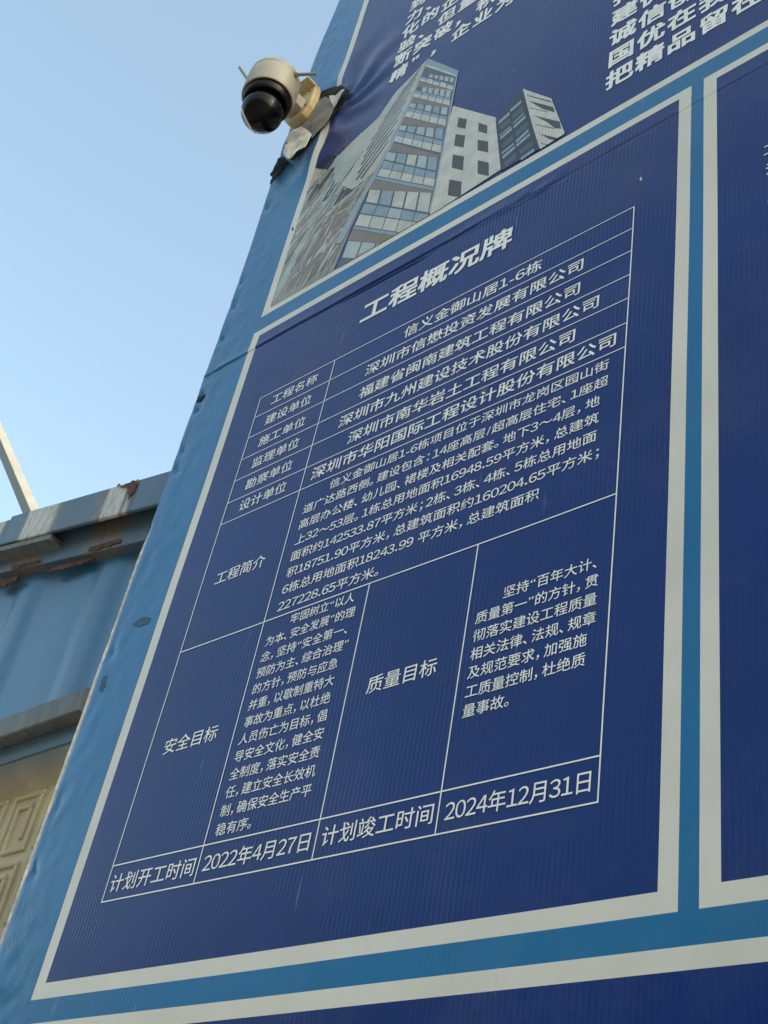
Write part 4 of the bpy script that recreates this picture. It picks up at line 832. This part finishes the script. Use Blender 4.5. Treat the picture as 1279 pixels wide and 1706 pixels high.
# ---- torn vinyl round the camera bracket
def sheet(name, pts_, m, parent, w0, wob, seed, sub=5, curl=None, thick=0.002):
    bm = bmesh.new()
    bm.faces.new([bm.verts.new((a, 0, b)) for a, b in pts_])
    bmesh.ops.triangulate(bm, faces=bm.faces)
    for _ in range(sub):
        bmesh.ops.subdivide_edges(bm, edges=[e for e in bm.edges if e.calc_length() > 0.008], cuts=1, use_grid_fill=False)
        bmesh.ops.triangulate(bm, faces=[f for f in bm.faces if len(f.verts) > 3])
    for v in bm.verts:
        a, b = v.co.x, v.co.z
        k = w0 + wob * nz(a * 26 + seed, b * 26, seed) + wob * 0.3 * nz(a * 60, b * 60, seed)
        if curl: k += curl(a, b)
        v.co = Vector((a, -k, b + CZ))
    r = bmesh.ops.extrude_face_region(bm, geom=list(bm.faces))
    for v in r['geom']:
        if isinstance(v, bmesh.types.BMVert): v.co.y += thick
    return link(name, bm, m, parent, smooth=False)
S_ = 1 / 0.98
LOW = [(-1.633, 2.6137), (-1.6072, 2.576), (-1.5885, 2.5446), (-1.5904, 2.515), (-1.5944, 2.4936), (-1.6045, 2.4941), (-1.6158, 2.4986), (-1.6194, 2.4893), (-1.623, 2.4799), (-1.6294, 2.4758), (-1.6369, 2.4757), (-1.6524, 2.4941), (-1.666, 2.5142), (-1.684, 2.5442), (-1.6816, 2.5581), (-1.689, 2.5832), (-1.7017, 2.6258), (-1.6931, 2.6414), (-1.6797, 2.6498), (-1.6605, 2.6467)]
UP = [(-1.6393, 2.7446), (-1.6111, 2.7467), (-1.5852, 2.7169), (-1.5708, 2.6907), (-1.5555, 2.6607), (-1.5587, 2.6342), (-1.5619, 2.6078), (-1.5716, 2.5968), (-1.5834, 2.5845), (-1.5941, 2.5776), (-1.6048, 2.5607), (-1.6282, 2.5994), (-1.655, 2.6348), (-1.6875, 2.6638), (-1.6461, 2.6834), (-1.6468, 2.7242)]
TIP = [(-1.583, 2.7183), (-1.5577, 2.699), (-1.5349, 2.6886), (-1.5146, 2.677), (-1.5205, 2.6708), (-1.5275, 2.6688), (-1.5297, 2.6576), (-1.5393, 2.6563), (-1.542, 2.6472), (-1.5521, 2.6454), (-1.570, 2.685)]
fl = sheet('torn_flap', UP, M['flap_shade'], board, 0.012, 0.0040, 3.1)
fl['label'] = 'upper part of the torn vinyl under the camera bracket, its shade painted grey'
fl = sheet('torn_flap', LOW, M['flap'], board, 0.022, 0.0075, 4.6, curl=lambda a, b: 0.010 * (1 - sstep(2.49, 2.60, b)))
fl['label'] = 'pale crumpled lower flap of the torn vinyl'
fl = sheet('torn_flap', TIP, M['flap'], board, 0.017, 0.0050, 9.2, curl=lambda a, b: 0.008 * sstep(-1.56, -1.52, a))
fl['label'] = 'small white pointed tip at the upper right of the tear'
def rag(pts_, seed):                       # burnt ragged outline
    out = []
    for i in range(len(pts_)):
        a, b = Vector(pts_[i]), Vector(pts_[(i + 1) % len(pts_)])
        for k in range(4):
            p = a.lerp(b, k / 4); out.append((p.x + 0.004 * nz(i * 3.7 + k, seed), p.y + 0.004 * nz(seed, i * 2.9 + k * 1.3)))
    return out
tb = sheet('torn_edge', rag([(-1.7116, 2.5768), (-1.6779, 2.5292), (-1.6920, 2.5304), (-1.700, 2.5150), (-1.7066, 2.4892), (-1.7190, 2.4610), (-1.7200, 2.4900), (-1.7415, 2.5205), (-1.7270, 2.5401), (-1.7265, 2.5767)], 1.7), M['burnt'], board, 0.012, 0.007, 5.5, thick=0.003)
tb['label'] = 'charred black rag of vinyl at the lower tip of the tear'
sheet('torn_edge', rag([(-1.6413, 2.8014), (-1.6023, 2.7849), (-1.5655, 2.7648), (-1.5178, 2.6957), (-1.5309, 2.6819), (-1.5957, 2.7305), (-1.6345, 2.7659)], 2.9), M['burnt'], board, 0.009, 0.004, 6.5, thick=0.003)
sheet('torn_edge', rag([(-1.5138, 2.6957), (-1.5201, 2.6681), (-1.5373, 2.642), (-1.5635, 2.6141), (-1.5716, 2.6292), (-1.5594, 2.6553), (-1.5372, 2.6816)], 4.4), M['burnt'], board, 0.010, 0.004, 7.5, thick=0.003)
sheet('torn_edge', rag([(-1.6039, 2.6085), (-1.6026, 2.5674), (-1.6275, 2.5309), (-1.6601, 2.5202), (-1.6737, 2.5319), (-1.626, 2.5671)], 6.2), M['burnt'], board, 0.008, 0.003, 8.5, thick=0.002)

nt_ = sheet('torn_edge', rag([(-1.7230, 1.7205), (-1.7230, 1.7440), (-1.7100, 1.7390), (-1.6960, 1.7370), (-1.7060, 1.7290), (-1.7160, 1.7225)], 8.1), M['burnt'], board, -0.0025, 0.0012, 9.5, thick=0.002)
nt_['label'] = 'small dark nick in the left edge below the crease'
# ---- smudges and a chip on the print
for par, pts_, mk in ((board, [(-1.6643, 1.146), (-1.638, 1.1532), (-1.6142, 1.1432), (-1.6153, 1.1308), (-1.6451, 1.1324)], 'smudge'), (board, [(-1.6983, 1.0211), (-1.7004, 1.046), (-1.6899, 1.048), (-1.683, 1.0267), (-1.6887, 1.0114)], 'smudge'),
      (A, [(-0.6645, 1.6873), (-0.6625, 1.6897), (-0.6614, 1.6826), (-0.6628, 1.6812)], 'white'), (board, [(-1.5816, 2.206), (-1.5776, 2.2064), (-1.5719, 2.1931), (-1.5766, 2.195)], 'burnt')):
    bm = bmesh.new(); bm.faces.new([bm.verts.new(P(a, b, 0.0006)) for a, b in rag(pts_, 3.3)]); bmesh.ops.triangulate(bm, faces=bm.faces)
    link('smudge' if mk == 'smudge' else 'chip', bm, M[mk], par)
# ------------------------------------------------------------------ the security camera on its wall bracket
CX, CY, RZ = -1.684, -0.120, 2.652 + CZ
scam = thing('security_camera', 'beige outdoor dome camera with two stub antennas on a yellowed wall bracket', 'security camera', (-1.69, -0.02, 2.70 + CZ))
bm = bmesh.new()
lathe(bm, (CX, CY, RZ), [(0.0600, 0.004), (0.0645, 0.0), (0.0660, 0.003), (0.0665, 0.055), (0.0660, 0.074), (0.0650, 0.076), (0.0635, 0.0775), (0.0650, 0.079), (0.0645, 0.090), (0.0605, 0.099), (0.050, 0.104), (0.0, 0.106)], 64)
link('housing', bm, M['beige'], scam, smooth=True)
bm = bmesh.new()
lathe(bm, (CX, CY, RZ), [(0.0, -0.020), (0.049, -0.020), (0.0545, -0.0225), (0.0575, -0.019), (0.0600, -0.004), (0.0606, 0.006), (0.0612, 0.007)], 64)
link('housing_base', bm, M['black'], scam, smooth=True)
BC = Vector((CX - 0.002, CY, RZ - 0.049))
bm = bmesh.new()
prof = [(0.0, -0.052)] + [(0.052 * math.cos(R(a)), 0.052 * math.sin(R(a))) for a in range(-82, 60, 6)] + [(0.030, 0.045)]
lathe(bm, BC, prof, 64)
dome = link('dome', bm, M['gloss'], scam, smooth=True)
nL = Vector((-0.90, -0.24, -0.36)).normalized()
q = nL.to_track_quat('Z', 'Y').to_matrix().to_4x4()
bm = bmesh.new()
n_, r_, t_ = 56, 0.0345, 0.0022
for i in range(n_):
    for k in range(10):
        a, b = 2 * math.pi * i / n_, 2 * math.pi * k / 10
        bm.verts.new((Matrix.Translation(BC + nL * 0.0385) @ q) @ Vector(((r_ + t_ * math.cos(b)) * math.cos(a), (r_ + t_ * math.cos(b)) * math.sin(a), t_ * math.sin(b))))
bm.verts.ensure_lookup_table()
for i in range(n_):
    for k in range(10):
        i2, k2 = (i + 1) % n_, (k + 1) % 10
        bm.faces.new((bm.verts[i * 10 + k], bm.verts[i2 * 10 + k], bm.verts[i2 * 10 + k2], bm.verts[i * 10 + k2]))
link('lens_ring', bm, M['ringw'], dome, smooth=True)
bm = bmesh.new(); tube(bm, BC + nL * 0.036, BC + nL * 0.0445, 0.030, 0.026, 40)
link('lens', bm, M['gloss'], dome, smooth=False)
def antenna(a, b):
    a, b = Vector(a), Vector(b)
    bm = bmesh.new(); tube(bm, a, a.lerp(b, 0.18), 0.0068, 0.0060, 16); tube(bm, a.lerp(b, 0.18), b, 0.0044, 0.0042, 16)
    link('antenna', bm, M['grey'], scam, smooth=False)
antenna((-1.738, -0.150, 2.733 + CZ), (-1.795, -0.170, 2.838 + CZ))
antenna((-1.622, -0.112, 2.722 + CZ), (-1.5716, -0.080, 2.7239 + CZ))
def prism(bm, outline, y0, y1, bev=0.004):
    A_ = [bm.verts.new((x, y0, z + CZ)) for x, z in outline]; B_ = [bm.verts.new((x, y1, z + CZ)) for x, z in outline]
    fs = [bm.faces.new(A_), bm.faces.new(B_[::-1])]
    for i in range(len(A_)):
        j = (i + 1) % len(A_); fs.append(bm.faces.new((A_[j], A_[i], B_[i], B_[j])))
    if bev: bmesh.ops.bevel(bm, geom=list({e for f in fs for e in f.edges}), offset=bev, segments=2, affect='EDGES', profile=0.5)
bm = bmesh.new()
prism(bm, [(-1.725, 2.815), (-1.655, 2.815), (-1.640, 2.800), (-1.640, 2.720), (-1.660, 2.692), (-1.712, 2.692), (-1.732, 2.720), (-1.732, 2.800)], -0.030, -0.004)
br = link('bracket_plate', bm, M['beige_old'], scam)
bm = bmesh.new(); box(bm, -1.730, -1.643, -0.058, -0.012, 2.806 + CZ, 2.8135 + CZ, 0.002)
link('bracket_hood', bm, M['beige_old'], scam)
bm = bmesh.new(); box(bm, -1.7130, -1.6640, CY + 0.045, -0.020, 2.715 + CZ, 2.758 + CZ, 0.005)
link('bracket_arm', bm, M['beige'], scam)
for x, z in ((-1.655, 2.790), (-1.655, 2.725), (-1.725, 2.790)):
    bm = bmesh.new(); tube(bm, (x, -0.0285, z + CZ), (x, -0.0335, z + CZ), 0.0042, 0.0038, 12)
    link('screw', bm, M['grey'], br)

# ------------------------------------------------------------------ blue steel hoarding behind the board's left edge
TL = -0.206                                   # the top rails slope up towards the left
fence = thing('steel_hoarding', 'rusty blue sheet metal hoarding with steel rails behind the notice board', 'fence', (-3.0, 0.14, 2.60 + 0.0))
def rail(name, prof, x0, x1, slope, zref, xref, m, n_seg=40, wob=0.0):
    bm = bmesh.new(); prev = None
    for i in range(n_seg + 1):
        x = x0 + (x1 - x0) * i / n_seg; z0 = zref + slope * (x - xref)
        ring = [bm.verts.new((x, y + wob * nz(x * 3, k), z0 + z + wob * nz(x * 4.1, k + 9))) for k, (y, z) in enumerate(prof)]
        if prev:
            for k in range(len(ring)):
                l = (k + 1) % len(ring); bm.faces.new((prev[k], ring[k], ring[l], prev[l]))
        else: bm.faces.new(ring)
        prev = ring
    bm.faces.new(prev[::-1])
    return link(name, bm, m, fence)
# top beam: closed box section, its lower face in deep shade
tb_ = rail('top_beam', [(0.072, 0.0), (0.070, 0.0025), (0.070, 0.0905), (0.073, 0.0935), (0.160, 0.0935), (0.160, 0.086), (0.078, 0.086), (0.078, 0.0)], -2.497, -1.60, TL, 1.552 + CZ, -1.851, M['beam'], wob=0.0012)
rail('top_beam', [(0.074, 0.0), (0.072, 0.0025), (0.072, 0.0835), (0.160, 0.0865), (0.160, 0.080), (0.080, 0.078), (0.080, 0.0)], -4.6, -2.503, TL, 1.5515 + CZ, -1.851, M['beam'], wob=0.0012)
rail('lip', [(0.074, -0.004), (0.074, -0.018), (0.110, -0.020), (0.110, -0.004)], -4.6, -2.262, TL, 1.552 + CZ, -1.851, M['worn'])
pu = rail('purlin', [(0.112, 0.0), (0.110, 0.003), (0.110, 0.122), (0.146, 0.122), (0.146, 0.0)], -4.6, -1.60, TL, 1.512 + CZ, -1.928, M['beam2'], wob=0.0012)
lo = rail('lower_rail', [(0.102, 0.0), (0.100, 0.002), (0.100, 0.048), (0.103, 0.051), (0.139, 0.051), (0.139, -0.041), (0.136, -0.041), (0.136, 0.0)], -4.6, -1.915, 0.0, 1.090 + CZ, -1.9, M['worn'], wob=0.0012)
rail('lower_rail', [(0.137, -0.0415), (0.133, -0.0405), (0.133, -0.004), (0.1355, -0.002)], -4.6, -1.905, 0.0, 1.090 + CZ, -1.9, M['steel'], wob=0.001)
# corrugated sheet
bm = bmesh.new(); xs = [-4.6 + i * 0.010 for i in range(311)]; prev = None
for x in xs:
    ph = ((x + 2.405) / 0.343) % 1.0; ph = min(ph, 1 - ph)            # distance from a rib centre
    y = 0.146 - 0.0075 * (1 - sstep(0.04, 0.22, ph)) + 0.003 * nz(x * 5, 2)
    ztop = 1.60 + CZ + TL * (x + 1.9); col_ = []
    for k in range(9):
        z = 1.075 + CZ + (ztop - 1.075 - CZ) * k / 8
        col_.append(bm.verts.new((x, y + 0.004 * nz(x * 3, z * 4), z)))
    if prev:
        for k in range(8): bm.faces.new((prev[k], col_[k], col_[k + 1], prev[k + 1]))
    prev = col_
link('corrugated_sheet', bm, M['sheet'], fence, smooth=True)
# peeled and rusted patches, each a thin skin on its rail
def patch(name, pts_, y, m, parent, seed, jag=0.006, thick=0.0012, warp=0.0):
    out = []
    for i in range(len(pts_)):
        a, b = Vector(pts_[i]), Vector(pts_[(i + 1) % len(pts_)])
        for k in range(16):
            p = a.lerp(b, k / 16); h = i * 5.3 + k * .31
            out.append((p.x + jag * (nz(h, seed) + 0.6 * nz(h * 3.1, seed + 5)), p.y + jag * (nz(seed, h * 1.1) + 0.5 * nz(seed + 9, h * 3.3))))
    bm = bmesh.new()
    f = bm.faces.new([bm.verts.new((x, y + warp * nz(x * 30, z * 30, seed), z + CZ)) for x, z in out])
    r = bmesh.ops.extrude_face_region(bm, geom=[f])
    for v in r['geom']:
        if isinstance(v, bmesh.types.BMVert): v.co.y -= thick
    bmesh.ops.triangulate(bm, faces=bm.faces)
    return link(name, bm, m, parent)
patch('rust_patch', [(-2.04, 1.681), (-1.956, 1.663), (-1.952, 1.632), (-1.970, 1.610), (-1.985, 1.654)], 0.0686, M['rust'], tb_, 5.5, 0.006)
patch('rust_patch', [(-2.125, 1.566), (-2.012, 1.548), (-2.005, 1.535), (-2.13, 1.553)], 0.1080, M['rust'], pu, 9.9, 0.004)
patch('rust_patch', [(-2.46, 1.632), (-2.335, 1.607), (-2.33, 1.597), (-2.462, 1.621)], 0.1080, M['rust'], pu, 10.9, 0.004)
sh = [o for o in bpy.data.objects if o.name == 'corrugated_sheet'][0]
patch('rust_flake', [(-2.3016, 1.5667), (-2.2904, 1.5782), (-2.2168, 1.5675), (-2.1642, 1.5617), (-2.1159, 1.5401), (-2.1605, 1.5433), (-2.2874, 1.5618)], 0.124, M['rust'], sh, 11.5, 0.004, 0.003, 0.004)
patch('rust_flake', [(-2.5627, 1.6292), (-2.4935, 1.6194), (-2.435, 1.6039), (-2.4405, 1.5922), (-2.4905, 1.5933), (-2.5521, 1.6117)], 0.124, M['rust'], sh, 12.5, 0.005, 0.003, 0.004)

# ------------------------------------------------------------------ cast stone wall with a key pattern under the hoarding
bm = bmesh.new()
box(bm, -4.6, -1.70, 0.205, 0.34, 0.0, 1.20 + CZ, 0.004)
def key(x, z, s):                              # one raised square spiral, a metre-long band of them along the wall
    t = 0.0235 * s; y0, y1 = 0.1985, 0.208
    def bar(a, b, c, d): box(bm, x + min(a, b) * s - t / 2, x + max(a, b) * s + t / 2, y0, y1, z + min(c, d) * s - t / 2, z + max(c, d) * s + t / 2, 0.003)
    bar(0, 0, -.13, .13); bar(0.0211, .20, .13, .13); bar(.20, .20, -.13, .1089); bar(.05, .1789, -.13, -.13); bar(.05, .05, -.1089, .075); bar(.0711, .145, .075, .075); bar(.145, .145, -.07, .0539)
for i in range(9):
    for j in range(6): key(-2.203 + 0.125 * (i - 5), 0.947 + CZ - 0.150 * j, 0.46)
link('stone_wall', bm, M['stone'])
sw = bpy.data.objects['stone_wall']; sw['label'] = 'beige cast stone wall with a raised key pattern under the blue hoarding'; sw['category'] = 'wall'

# ------------------------------------------------------------------ cream square tube leaning up behind the hoarding
d_ = Vector((0.675, 0.0, -0.738)).normalized()
mid = Vector((-3.661, 0.40, 2.857 + CZ)); foot = mid + d_ * (mid.z / 0.738); top = mid - d_ * 1.6
e1 = Vector((-0.755, 0.289, 0.589)); e1 = (e1 - d_ * e1.dot(d_)).normalized(); e2 = d_.cross(e1)
bm = bmesh.new(); rings = []
for c_ in (foot, top):
    rings.append([bm.verts.new(c_ + (e1 * math.cos(k * math.pi / 2) + e2 * math.sin(k * math.pi / 2)) * 0.027) for k in range(4)])
for k in range(4): bm.faces.new((rings[0][k], rings[0][(k + 1) % 4], rings[1][(k + 1) % 4], rings[1][k]))
bm.faces.new(rings[0][::-1]); bm.faces.new(rings[1])
bmesh.ops.bevel(bm, geom=list(bm.edges), offset=0.003, segments=2, affect='EDGES', profile=0.5)
pt = link('raking_post', bm, M['post']); pt['label'] = 'cream square steel tube leaning up behind the blue hoarding'; pt['category'] = 'post'
